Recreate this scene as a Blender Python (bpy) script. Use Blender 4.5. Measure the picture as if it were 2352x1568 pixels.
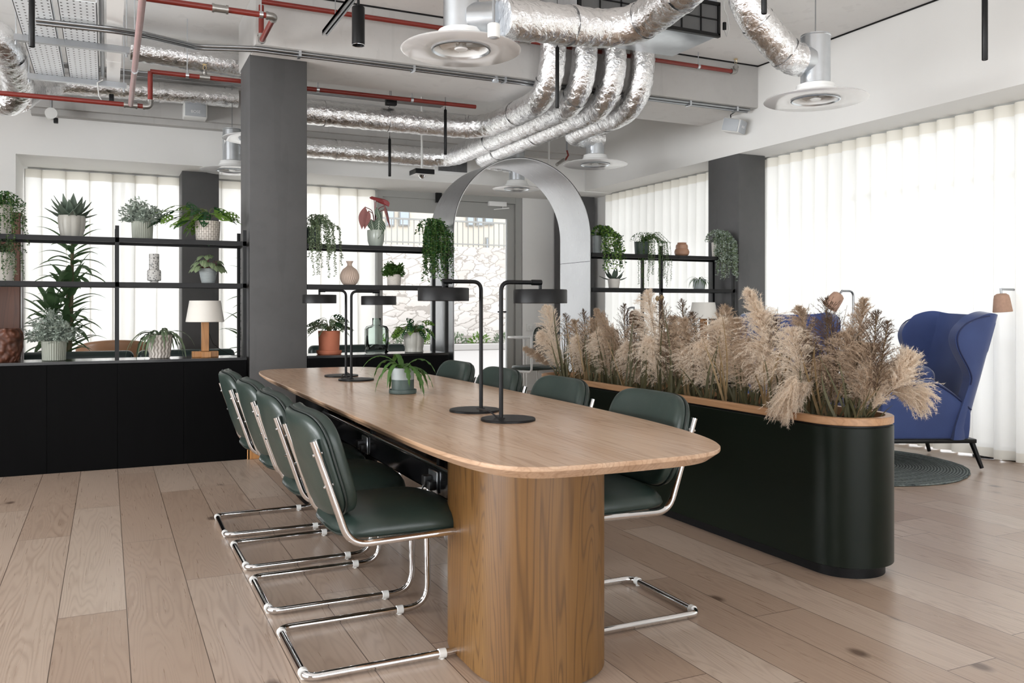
import bpy, bmesh, math, random
import numpy as np
from mathutils import Vector, Matrix
for o in list(bpy.data.objects): bpy.data.objects.remove(o)
C = bpy.context.scene.collection
PI = math.pi

# ------------------------------------------------------------------ camera
F_PX, YH, VX, CAMH = 1965.0, 707.0, 246.0, 1.15
TH = math.atan((1176 - VX) / F_PX)
cd = bpy.data.cameras.new('camera'); cam = bpy.data.objects.new('camera', cd); C.objects.link(cam)
cam.location = (0, 0, CAMH); cam.rotation_euler = (PI / 2, 0, -TH)
cd.sensor_width = 36; cd.lens = F_PX / 2352 * 36; cd.shift_y = -(784 - YH) / 2352
cd.clip_start = 0.05; cd.clip_end = 200
bpy.context.scene.camera = cam
# ------------------------------------------------------------------ world, daylight, exposure
vs = bpy.context.scene.view_settings
vs.view_transform = 'Standard'; vs.look = 'None'; vs.gamma = 1; vs.exposure = 0.88; vs.use_curve_mapping = False
W = bpy.data.worlds.new('world'); bpy.context.scene.world = W; W.use_nodes = True
bg = W.node_tree.nodes['Background']; bg.inputs[0].default_value = (0.93, 0.96, 1.0, 1); bg.inputs[1].default_value = 1.4

def area(name, loc, rot, sx, sy, power, col=(1, 1, 1)):
    l = bpy.data.lights.new(name, 'AREA'); l.shape = 'RECTANGLE'; l.size = sx; l.size_y = sy; l.energy = power; l.color = col
    o = bpy.data.objects.new(name, l); C.objects.link(o); o.location = loc; o.rotation_euler = rot
    return o
# daylight standing outside the window openings (behind the curtains); left and back lamps unseen, raised and tilted up as fill
area('daylight_right', (7.1, 3.6, 1.45), (0, PI / 2, 0), 2.9, 13.5, 165, (.97, .985, 1))
area('daylight_far', (1.15, 11.5, 1.45), (-PI / 2, 0, 0), 4.4, 2.9, 80, (.98, .99, 1))
area('daylight_fill_left', (-6.75, 3.0, 1.1), (0, -PI / 2 - .5, 0), 2.4, 8.0, 640, (.96, .98, 1))
area('daylight_fill_back', (0.5, -4.9, 1.1), (PI / 2 + .5, 0, 0), 8.0, 2.2, 230, (.96, .98, 1))

def P(px, py, x=None, y=None, z=None, D=None):
    t = (px - 1176) / F_PX
    d = Vector((math.sin(TH) + t * math.cos(TH), math.cos(TH) - t * math.sin(TH), (YH - py) / F_PX))
    if x is not None: k = x / d.x
    elif y is not None: k = y / d.y
    elif z is not None: k = (z - CAMH) / d.z
    else: k = D
    return Vector((d.x * k, d.y * k, CAMH + d.z * k))

# ------------------------------------------------------------------ materials
def srgb(r, g, b):
    f = lambda c: (c / 255) / 12.92 if c / 255 <= .04045 else ((c / 255 + .055) / 1.055) ** 2.4
    return (f(r), f(g), f(b), 1)
class NT:
    def __init__(s, name):
        s.m = bpy.data.materials.new(name); s.m.use_nodes = True; s.t = s.m.node_tree
        s.b = s.t.nodes['Principled BSDF']; s.out = s.t.nodes['Material Output']
    def n(s, kind, **kw):
        nd = s.t.nodes.new(kind)
        for k, v in kw.items():
            if k.startswith('i_'):
                key = k[2:]; key = int(key) if key.isdigit() else key.replace('_', ' ')
                if hasattr(v, 'is_linked') or isinstance(v, bpy.types.NodeSocket): s.t.links.new(v, nd.inputs[key])
                else: nd.inputs[key].default_value = v
            else: setattr(nd, k, v)
        return nd
    def link(s, a, b): s.t.links.new(a, b)
    def math(s, op, a, b=None, c=None):
        nd = s.t.nodes.new('ShaderNodeMath'); nd.operation = op
        for i, v in enumerate((a, b, c)):
            if v is None: continue
            if isinstance(v, bpy.types.NodeSocket): s.t.links.new(v, nd.inputs[i])
            else: nd.inputs[i].default_value = v
        return nd.outputs[0]
    def mix(s, f, a, b):
        nd = s.t.nodes.new('ShaderNodeMix'); nd.data_type = 'RGBA'
        for i, v in ((0, f), (6, a), (7, b)):
            if isinstance(v, bpy.types.NodeSocket): s.t.links.new(v, nd.inputs[i])
            else: nd.inputs[i].default_value = v
        return nd.outputs[2]
    def ramp(s, f, stops):
        nd = s.t.nodes.new('ShaderNodeValToRGB'); s.t.links.new(f, nd.inputs[0])
        e = nd.color_ramp.elements
        while len(e) < len(stops): e.new(.5)
        for k, (p, c) in enumerate(stops): e[k].position = p; e[k].color = c
        return nd.outputs[0]
    def coord(s, kind='Object', scale=(1, 1, 1), loc=(0, 0, 0), rot=(0, 0, 0)):
        tc = s.t.nodes.new('ShaderNodeTexCoord')
        if kind == 'Position': g = s.t.nodes.new('ShaderNodeNewGeometry'); src = g.outputs['Position']
        else: src = tc.outputs[kind]
        mp = s.t.nodes.new('ShaderNodeMapping'); s.t.links.new(src, mp.inputs[0])
        mp.inputs['Scale'].default_value = scale; mp.inputs['Location'].default_value = loc; mp.inputs['Rotation'].default_value = rot
        return mp.outputs[0]
    def noise(s, vec, scale, detail=4, rough=.5, dist=0):
        nd = s.n('ShaderNodeTexNoise', i_Scale=scale, i_Detail=detail, i_Roughness=rough, i_Distortion=dist)
        s.link(vec, nd.inputs['Vector']); return nd.outputs[0]
    def bump(s, h, strength=.3, dist=.01):
        nd = s.n('ShaderNodeBump', i_Strength=strength, i_Distance=dist); s.link(h, nd.inputs['Height'])
        s.link(nd.outputs[0], s.b.inputs['Normal']); return nd
    def set(s, **kw):
        for k, v in kw.items():
            key = k.replace('_', ' ')
            if isinstance(v, bpy.types.NodeSocket): s.link(v, s.b.inputs[key])
            else: s.b.inputs[key].default_value = v
        return s
def plain(name, col, rough=.5, metal=0, var=.06, vscale=6, bump=0, bscale=60, **kw):
    t = NT(name); v = t.coord('Object')
    n = t.noise(v, vscale, 3)
    a = tuple(c * (1 - var) for c in col[:3]) + (1,); b = tuple(min(1, c * (1 + var)) for c in col[:3]) + (1,)
    t.set(Base_Color=t.mix(n, a, b), Roughness=rough, Metallic=metal, **kw)
    if bump: t.bump(t.noise(v, bscale, 3), bump, .004)
    return t.m

M = {}
def mk_floor():
    t = NT('floor oak planks'); g = t.n('ShaderNodeNewGeometry'); sx = t.n('ShaderNodeSeparateXYZ'); t.link(g.outputs['Position'], sx.inputs[0])
    w = .234
    xs = t.math('DIVIDE', t.math('ADD', sx.outputs[0], 10 - .0054), w); row = t.math('FLOOR', xs); fx = t.math('FRACT', xs)
    wn = t.n('ShaderNodeTexWhiteNoise', noise_dimensions='1D'); t.link(row, wn.inputs['W'])
    ys = t.math('ADD', t.math('DIVIDE', sx.outputs[1], 1.9), t.math('MULTIPLY', wn.outputs[0], 7.3)); col = t.math('FLOOR', ys); fy = t.math('FRACT', ys)
    cv = t.n('ShaderNodeCombineXYZ'); t.link(row, cv.inputs[0]); t.link(col, cv.inputs[1])
    w2 = t.n('ShaderNodeTexWhiteNoise', noise_dimensions='3D'); t.link(cv.outputs[0], w2.inputs['Vector'])
    # grain coordinates, shifted per plank
    off = t.n('ShaderNodeVectorMath', operation='SCALE'); t.link(w2.outputs['Color'], off.inputs[0]); off.inputs['Scale'].default_value = 23
    ad = t.n('ShaderNodeVectorMath', operation='ADD'); t.link(g.outputs['Position'], ad.inputs[0]); t.link(off.outputs[0], ad.inputs[1])
    mp = t.n('ShaderNodeMapping'); t.link(ad.outputs[0], mp.inputs[0]); mp.inputs['Scale'].default_value = (6.5, .5, 1)
    n1 = t.noise(mp.outputs[0], 1.0, 2, .45, .15)
    rings = t.math('FRACT', t.math('MULTIPLY', n1, 30))
    rl = t.math('SMOOTH_MIN', rings, t.math('SUBTRACT', 1, rings), .1)
    rl = t.math('MINIMUM', t.math('MULTIPLY', rl, 3.2), 1)
    gm = t.n('ShaderNodeMapping'); t.link(ad.outputs[0], gm.inputs[0]); gm.inputs['Scale'].default_value = (2.5, 1.2, 1)
    gmask = t.math('MAXIMUM', t.math('MULTIPLY', t.math('SUBTRACT', t.noise(gm.outputs[0], 1, 3), .25), 1.5), .1)
    mp2 = t.n('ShaderNodeMapping'); t.link(ad.outputs[0], mp2.inputs[0]); mp2.inputs['Scale'].default_value = (130, 3.0, 1)
    fine = t.noise(mp2.outputs[0], 1, 3, .6)
    vor = t.n('ShaderNodeTexVoronoi', i_Scale=1.0); mp3 = t.n('ShaderNodeMapping'); t.link(ad.outputs[0], mp3.inputs[0]); mp3.inputs['Scale'].default_value = (3.1, 1.9, 1)
    t.link(mp3.outputs[0], vor.inputs['Vector'])
    knot = t.math('MULTIPLY', t.math('SUBTRACT', .105, vor.outputs['Distance']), 16)
    knot = t.math('MINIMUM', t.math('MAXIMUM', knot, 0), 1)
    base = t.ramp(w2.outputs['Value'], [(0, srgb(172, 150, 132)), (.35, srgb(184, 163, 146)), (.7, srgb(194, 175, 159)), (1, srgb(202, 186, 171))])
    c = t.mix(t.math('MULTIPLY', t.math('MULTIPLY', t.math('SUBTRACT', 1, rl), .62), gmask), base, srgb(118, 92, 74))
    c = t.mix(t.math('MULTIPLY', t.math('SUBTRACT', 1, fine), .35), c, srgb(150, 122, 100))
    c = t.mix(t.math('MULTIPLY', knot, .75), c, srgb(70, 48, 36))
    ex = t.math('MULTIPLY', t.math('MINIMUM', fx, t.math('SUBTRACT', 1, fx)), w)
    ey = t.math('MULTIPLY', t.math('MINIMUM', fy, t.math('SUBTRACT', 1, fy)), 1.9)
    e = t.math('MINIMUM', ex, ey); gap = t.math('LESS_THAN', e, .0016)
    c = t.mix(t.math('MULTIPLY', gap, .8), c, srgb(60, 42, 32))
    t.set(Base_Color=c, Roughness=t.math('ADD', .2, t.math('MULTIPLY', fine, .22)))
    t.b.inputs['Specular IOR Level'].default_value = .5
    t.bump(t.math('SUBTRACT', t.math('MULTIPLY', fine, .25), gap), .25, .002)
    return t.m
M['floor'] = mk_floor()
def mk_wood(name, cols, axis='y', ring=12, rough=.4, seam=None, fs=1.0, ringmix=.35):
    t = NT(name)
    sc = {'y': (7, .55, 7), 'z': (6, 6, .5), 'x': (.55, 7, 7)}[axis]; v = t.coord('Object', tuple(k * fs for k in sc))
    n1 = t.noise(v, 1, 3, .55, .4)
    r = t.math('FRACT', t.math('MULTIPLY', n1, ring)); r = t.math('MINIMUM', t.math('MULTIPLY', t.math('MINIMUM', r, t.math('SUBTRACT', 1, r)), 5), 1)
    sf = {'y': (150, 4, 150), 'z': (150, 150, 3.5), 'x': (4, 150, 150)}[axis]; f = t.noise(t.coord('Object', sf), 1, 3, .6)
    c = t.ramp(n1, [(.25, cols[0]), (.5, cols[1]), (.75, cols[2])])
    c = t.mix(t.math('MULTIPLY', t.math('SUBTRACT', 1, r), ringmix), c, cols[3])
    c = t.mix(t.math('MULTIPLY', t.math('SUBTRACT', 1, f), .5), c, cols[3])
    t.set(Base_Color=c, Roughness=rough); t.bump(f, .12, .001)
    return t.m
M['table'] = mk_wood('table oak veneer', [srgb(192, 158, 128), srgb(208, 176, 148), srgb(216, 188, 162), srgb(128, 92, 64)], 'y', 14, .26, fs=1.0, ringmix=.3)
M['leg_oak'] = mk_wood('table leg oak veneer', [srgb(108, 74, 36), srgb(128, 92, 48), srgb(144, 108, 60), srgb(58, 35, 13)], 'z', 34, .42, fs=.8, ringmix=.55)
M['oak'] = mk_wood('planter rim oak', [srgb(176, 134, 98), srgb(192, 150, 112), srgb(204, 164, 126), srgb(130, 90, 60)], 'y', 10, .4)
M['lamp_oak'] = mk_wood('lamp oak', [srgb(176, 120, 66), srgb(192, 136, 80), srgb(204, 150, 94), srgb(120, 76, 38)], 'z', 8, .45)
M['walnut'] = mk_wood('walnut veneer', [srgb(70, 40, 26), srgb(90, 54, 36), srgb(106, 66, 46), srgb(42, 22, 14)], 'z', 9, .4)
M['black_ash'] = mk_wood('black stained ash', [srgb(5, 5, 6), srgb(7, 7, 8), srgb(9, 9, 10), srgb(3, 3, 3)], 'z', 10, .5)
M['black'] = plain('black powder coat', srgb(11, 11, 12), .42)
M['black_gloss'] = plain('black gloss metal', srgb(18, 18, 20), .16)
M['lamp_black'] = plain('satin black lamp metal', srgb(13, 13, 14), .45)
M['planter'] = plain('dark green laminate', srgb(14, 22, 15), .36, var=.04)
M['plinth'] = plain('black plinth', srgb(14, 14, 15), .5)
def mk_leather(name, col):
    t = NT(name); v = t.coord('Object'); n = t.noise(v, 9, 4)
    t.set(Base_Color=t.mix(n, tuple(c * .86 for c in col[:3]) + (1,), tuple(c * 1.12 for c in col[:3]) + (1,)), Roughness=.36)
    b = t.math('ADD', t.math('MULTIPLY', t.noise(v, 260, 2), .25), t.noise(t.coord('Object', (1, 1, 1)), 14, 3)); t.bump(b, .22, .004)
    return t.m
M['leather'] = mk_leather('green leather', srgb(39, 52, 47))
M['piping'] = plain('dark green piping', srgb(28, 36, 33), .5)
M['leather_dark'] = mk_leather('dark green leather', srgb(34, 52, 50))
M['leather_tan'] = mk_leather('tan leather', srgb(176, 132, 100))
M['chrome'] = plain('chrome', (.74, .74, .75, 1), .07, 1, var=.01)
M['steel'] = plain('galvanised steel', (.62, .65, .68, 1), .3, 1, var=.14, vscale=12)
M['conduit'] = plain('galvanised conduit', (.34, .35, .36, 1), .35, 1, var=.1, vscale=12)
def mk_brushed():
    t = NT('brushed aluminium'); v = t.coord('Object', (3, 60, 3)); n = t.noise(v, 3, 4)
    n2 = t.noise(t.coord('Object'), 1.6, 3)
    t.set(Base_Color=t.mix(n2, (.42, .43, .45, 1), (.60, .61, .63, 1)), Metallic=1, Roughness=t.math('ADD', .22, t.math('MULTIPLY', n, .16))); t.bump(n, .05, .001)
    return t.m
M['brushed'] = mk_brushed()
def mk_foil():
    t = NT('crinkled aluminium foil'); v = t.coord('Object')
    n1 = t.noise(t.coord('Object', (1, 1, 1)), 26, 5, .6, .6)
    vo = t.n('ShaderNodeTexVoronoi', i_Scale=30.0, feature='DISTANCE_TO_EDGE'); t.link(v, vo.inputs['Vector'])
    n2 = t.noise(v, 70, 3, .6)
    big = t.noise(v, 5, 2)
    h = t.math('ADD', t.math('MULTIPLY', n1, 1.0), t.math('ADD', t.math('MULTIPLY', vo.outputs[0], .25), t.math('MULTIPLY', n2, .22)))
    t.set(Base_Color=t.mix(big, (.86, .86, .87, 1), (.97, .97, .97, 1)), Metallic=1, Roughness=.2); t.bump(h, .75, .013)
    return t.m
M['foil'] = mk_foil()
def mk_concrete(name, a, b, stain=.25, rough=.75, sc=1.0):
    t = NT(name); v = t.coord('Position')
    n = t.noise(v, 1.4 * sc, 5, .6); n2 = t.noise(v, 11 * sc, 4, .6); n3 = t.noise(t.coord('Position', (6, 6, .6)), 1, 3)
    c = t.mix(n, a, b); c = t.mix(t.math('MULTIPLY', t.math('SUBTRACT', n2, .5), stain), c, tuple(k * .45 for k in a[:3]) + (1,))
    c = t.mix(t.math('MULTIPLY', t.math('GREATER_THAN', n3, .62), .08), c, tuple(k * .5 for k in a[:3]) + (1,))
    sp = t.n('ShaderNodeTexVoronoi', i_Scale=26.0); t.link(v, sp.inputs['Vector'])
    c = t.mix(t.math('MULTIPLY', t.math('LESS_THAN', sp.outputs['Distance'], .05), .45), c, srgb(90, 86, 82))
    t.set(Base_Color=c, Roughness=rough); t.bump(n2, .15, .004)
    return t.m
M['column'] = mk_concrete('dark plaster column', srgb(74, 74, 74), srgb(96, 95, 95), .4, .6)
M['beam'] = mk_concrete('grey concrete', srgb(172, 170, 167), srgb(198, 196, 193), .3)
M['ceiling'] = mk_concrete('light concrete soffit', srgb(232, 230, 227), srgb(244, 243, 241), .14)
M['wall'] = plain('white wall paint', srgb(230, 229, 226), .85, var=.015)
M['white'] = plain('white enamel', srgb(236, 236, 234), .25, var=.01)
M['white_disc'] = plain('glossy white disc', srgb(244, 244, 244), .12, var=.01)
M['white_disc'].node_tree.nodes['Principled BSDF'].inputs['IOR'].default_value = 1.9
M['white_plastic'] = plain('white plastic', srgb(228, 228, 225), .4, var=.01)
M['grey_plastic'] = plain('grey grille', srgb(176, 180, 184), .6, var=.02)
M['red'] = plain('red painted pipe', srgb(124, 42, 33), .38, var=.12, vscale=20)
M['pink'] = plain('faded red pipe', srgb(164, 132, 130), .4, var=.14, vscale=26)
M['fitting'] = plain('cast iron fitting', (.36, .35, .33, 1), .4, .9, var=.15)
M['brass'] = plain('brass', (.78, .62, .35, 1), .3, 1)
M['frame_grey'] = plain('grey window frame', srgb(158, 158, 154), .45, var=.02)
M['copper'] = plain('copper lining', (.8, .5, .38, 1), .3, 1)
M['velvet'] = (lambda t: (t.set(Base_Color=t.mix(t.noise(t.coord('Object'), 4, 4), srgb(44, 60, 108), srgb(62, 82, 136)), Roughness=.75, Sheen_Weight=.6, Sheen_Roughness=.4), t.bump(t.noise(t.coord('Object'), 160, 2), .2, .002), t.m)[-1])(NT('blue velvet'))
M['velvet_dark'] = plain('blue piping', srgb(30, 42, 84), .7)
M['cork'] = plain('cork', srgb(176, 142, 122), .8, var=.16, vscale=60, bump=.3)
M['terracotta'] = plain('terracotta', srgb(186, 112, 84), .75, var=.08, bump=.2, bscale=30)
M['ceramic_grey'] = plain('grey glazed ceramic', srgb(168, 166, 158), .4, var=.14, vscale=16)
M['ceramic_sage'] = plain('sage ceramic', srgb(176, 184, 174), .2, var=.04)
M['ceramic_green'] = plain('grey green ribbed ceramic', srgb(150, 154, 142), .5, var=.06)
M['ceramic_white'] = plain('off white ceramic', srgb(212, 206, 198), .5, var=.06, vscale=20)
M['ceramic_blush'] = plain('matt blush ceramic', srgb(206, 184, 168), .7, var=.04)
M['ceramic_brown'] = plain('light brown ceramic', srgb(176, 134, 108), .4, var=.12)
M['pot_dark'] = plain('slate green ceramic', srgb(70, 84, 80), .5)
M['pot_grey'] = plain('pale grey ceramic', srgb(160, 166, 166), .5)
M['soil'] = plain('dark soil', srgb(58, 42, 32), .95, var=.5, vscale=50, bump=.6, bscale=80)
def mk_cyl(name, a, b, kind, R_=.09):
    """pattern wrapped round a pot: angle and height in the object's own space"""
    t = NT(name); sp = t.n('ShaderNodeSeparateXYZ'); t.link(t.coord('Object'), sp.inputs[0])
    ang = t.math('MULTIPLY', t.math('ARCTAN2', sp.outputs[1], sp.outputs[0]), R_); cb = t.n('ShaderNodeCombineXYZ'); t.link(ang, cb.inputs[0]); t.link(sp.outputs[2], cb.inputs[1])
    if kind == 'tile':
        rot = t.n('ShaderNodeCombineXYZ'); t.link(sp.outputs[2], rot.inputs[0]); t.link(ang, rot.inputs[1])
        br = t.n('ShaderNodeTexBrick', i_Scale=1.0); br.inputs['Brick Width'].default_value = .036; br.inputs['Row Height'].default_value = .0175; br.inputs['Mortar Size'].default_value = .0016; br.inputs['Mortar Smooth'].default_value = .2
        t.link(rot.outputs[0], br.inputs['Vector']); br.inputs['Color1'].default_value = a; br.inputs['Color2'].default_value = tuple(c * .88 for c in a[:3]) + (1,); br.inputs['Mortar'].default_value = b
        t.set(Base_Color=br.outputs[0], Roughness=.6); t.bump(t.math('SUBTRACT', 1, br.outputs[1]), .8, .004)
    elif kind == 'wave':
        u = t.math('MULTIPLY', ang, 2 * PI / .027); v = t.math('MULTIPLY', sp.outputs[2], 2 * PI / .045)
        h = t.math('ADD', t.math('MULTIPLY', t.math('SINE', t.math('ADD', u, t.math('MULTIPLY', t.math('SINE', v), .9))), .5), .5)
        h = t.math('POWER', h, .6); t.set(Base_Color=t.mix(h, b, a), Roughness=.6); t.bump(h, .9, .006)
    else:
        vo = t.n('ShaderNodeTexVoronoi', i_Scale=26.0, feature='SMOOTH_F1'); t.link(cb.outputs[0], vo.inputs['Vector']); n = t.noise(t.coord('Object'), 40, 3)
        h = t.math('SUBTRACT', 1, t.math('MULTIPLY', vo.outputs['Distance'], 1.5)); t.set(Base_Color=t.mix(t.math('ADD', t.math('MULTIPLY', h, .8), t.math('MULTIPLY', n, .2)), b, a), Roughness=.5); t.bump(h, 1.0, .03)
    return t.m
M['carved'] = mk_cyl('carved brown clay', srgb(128, 78, 56), srgb(50, 28, 20), 'carve', .1)
M['ceramic_tile'] = mk_cyl('white tiled ceramic', srgb(210, 202, 192), srgb(120, 108, 98), 'tile', .088)
M['ceramic_wave'] = mk_cyl('wave patterned ceramic', srgb(218, 210, 202), srgb(150, 140, 130), 'wave', .08)
M['shade_fabric'] = plain('linen lamp shade', srgb(226, 222, 214), .8, var=.02)
M['label_mark'] = plain('silver mark', srgb(245, 245, 245), .3)
M['cable'] = plain('black cable', srgb(16, 16, 17), .45)
M['cable_white'] = plain('white cable', srgb(220, 220, 216), .45)
def mk_terrazzo():
    t = NT('terrazzo vase'); vo = t.n('ShaderNodeTexVoronoi', i_Scale=70.0); t.link(t.coord('Object'), vo.inputs['Vector'])
    t.set(Base_Color=t.ramp(vo.outputs['Distance'], [(.0, srgb(92, 92, 90)), (.32, srgb(110, 110, 108)), (.4, srgb(196, 194, 190)), (1, srgb(206, 204, 200))]), Roughness=.5); return t.m
M['terrazzo'] = mk_terrazzo()
def mk_curtain(name, col, trans, sheer=.06):
    t = NT(name); nt = t.t
    d = t.n('ShaderNodeBsdfDiffuse'); tl = t.n('ShaderNodeBsdfTranslucent'); tr = t.n('ShaderNodeBsdfTransparent')
    wv = t.n('ShaderNodeTexWave', i_Scale=1.0, i_Distortion=.4); t.link(t.coord('Object', (90, 90, 300)), wv.inputs['Vector'])
    c = t.mix(t.math('MULTIPLY', wv.outputs[1], .12), col, tuple(k * .8 for k in col[:3]) + (1,))
    t.link(c, d.inputs[0]); t.link(c, tl.inputs[0])
    m1 = t.n('ShaderNodeMixShader'); m1.inputs[0].default_value = trans; t.link(d.outputs[0], m1.inputs[1]); t.link(tl.outputs[0], m1.inputs[2])
    m2 = t.n('ShaderNodeMixShader'); m2.inputs[0].default_value = sheer; t.link(m1.outputs[0], m2.inputs[1]); t.link(tr.outputs[0], m2.inputs[2])
    t.link(m2.outputs[0], t.out.inputs[0]); return t.m
M['curtain'] = mk_curtain('sheer white curtain', srgb(240, 239, 235), .5)
M['hem'] = mk_curtain('curtain hem', srgb(226, 222, 212), .38, .0)
def mk_pane():
    t = NT('window glass'); tr = t.n('ShaderNodeBsdfTransparent'); gl = t.n('ShaderNodeBsdfGlossy', i_Roughness=.02)
    fr = t.n('ShaderNodeFresnel', i_IOR=1.45); m = t.n('ShaderNodeMixShader'); t.link(fr.outputs[0], m.inputs[0]); t.link(tr.outputs[0], m.inputs[1]); t.link(gl.outputs[0], m.inputs[2])
    t.link(m.outputs[0], t.out.inputs[0]); return t.m
M['pane'] = mk_pane()
def mk_bottle():
    t = NT('green bottle glass'); tr = t.n('ShaderNodeBsdfTransparent'); tr.inputs[0].default_value = (.93, .975, .955, 1); gl = t.n('ShaderNodeBsdfGlossy', i_Roughness=.03)
    fr = t.n('ShaderNodeLayerWeight', i_Blend=.18); m = t.n('ShaderNodeMixShader'); t.link(fr.outputs[0], m.inputs[0]); t.link(tr.outputs[0], m.inputs[1]); t.link(gl.outputs[0], m.inputs[2]); t.link(m.outputs[0], t.out.inputs[0]); return t.m
M['glass'] = mk_bottle()
def mk_leaf(name, a, b, vein=None, mode=None, trans=.35, rough=.4):
    t = NT(name); v = t.coord('Object'); oi = t.n('ShaderNodeObjectInfo')
    c = t.mix(t.noise(v, 14, 3), a, b)
    if mode:
        uv = t.n('ShaderNodeUVMap'); s = t.n('ShaderNodeSeparateXYZ'); t.link(uv.outputs[0], s.inputs[0])
        ab = t.math('ABSOLUTE', t.math('SUBTRACT', s.outputs[0], .5))
        if mode == 'vein': w = t.math('FRACT', t.math('SUBTRACT', t.math('MULTIPLY', s.outputs[1], 8), t.math('MULTIPLY', ab, 5))); w = t.math('MAXIMUM', t.math('LESS_THAN', w, .17), t.math('LESS_THAN', ab, .035))
        else: w = t.math('LESS_THAN', t.math('FRACT', t.math('MULTIPLY', ab, 8.5)), .42)
        c = t.mix(w, c, vein)
    t.set(Base_Color=c, Roughness=rough)
    tl = t.n('ShaderNodeBsdfTranslucent'); t.link(c, tl.inputs[0]); m = t.n('ShaderNodeMixShader'); m.inputs[0].default_value = trans
    t.link(t.b.outputs[0], m.inputs[1]); t.link(tl.outputs[0], m.inputs[2]); t.link(m.outputs[0], t.out.inputs[0]); return t.m
M['lf_green'] = mk_leaf('green leaf', srgb(46, 82, 36), srgb(86, 122, 52))
M['lf_bright'] = mk_leaf('bright green leaf', srgb(72, 116, 40), srgb(128, 160, 70))
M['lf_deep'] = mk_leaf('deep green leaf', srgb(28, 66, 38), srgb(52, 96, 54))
M['lf_dracaena'] = mk_leaf('dracaena leaf', srgb(78, 112, 74), srgb(116, 146, 104), trans=.5)
M['lf_silver'] = mk_leaf('silver leaf', srgb(126, 140, 128), srgb(178, 188, 176), trans=.2)
M['lf_grey'] = mk_leaf('grey green leaf', srgb(92, 112, 88), srgb(132, 148, 116))
M['lf_agave'] = mk_leaf('agave leaf', srgb(76, 92, 82), srgb(118, 132, 116), trans=.1)
M['lf_alocasia'] = mk_leaf('veined alocasia leaf', srgb(60, 82, 66), srgb(84, 106, 84), srgb(196, 206, 190), 'vein', .2)
M['lf_red'] = mk_leaf('red underside leaf', srgb(112, 36, 42), srgb(150, 62, 62), trans=.35)
M['lf_pink'] = mk_leaf('dusty pink leaf', srgb(136, 84, 84), srgb(178, 124, 120), trans=.35)
M['lf_melon'] = mk_leaf('striped peperomia leaf', srgb(40, 70, 38), srgb(56, 88, 46), srgb(176, 190, 150), 'stripe', .2)
M['stem'] = plain('plant stem', srgb(96, 104, 62), .6)
M['bark'] = plain('cane bark', srgb(122, 112, 86), .8)
M['straw'] = mk_leaf('dried straw stem', srgb(112, 90, 60), srgb(148, 124, 86), trans=.2, rough=.6)
M['blade'] = mk_leaf('dried green grass blade', srgb(66, 66, 46), srgb(108, 102, 70), trans=.3, rough=.6)
M['plume_pale'] = mk_leaf('pale pampas plume', srgb(228, 214, 198), srgb(246, 236, 222), trans=.6, rough=.8)
M['plume_mid'] = mk_leaf('beige pampas plume', srgb(176, 154, 132), srgb(210, 190, 168), trans=.5, rough=.8)
M['plume_dark'] = mk_leaf('brown reed plume', srgb(76, 58, 46), srgb(118, 96, 76), trans=.4, rough=.8)

for k_, v_ in (('black_ash', .06), ('planter', .2), ('black', .3), ('plinth', .2), ('column', .3), ('lamp_black', .25)):
    M[k_].node_tree.nodes['Principled BSDF'].inputs['Specular IOR Level'].default_value = v_
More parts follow.
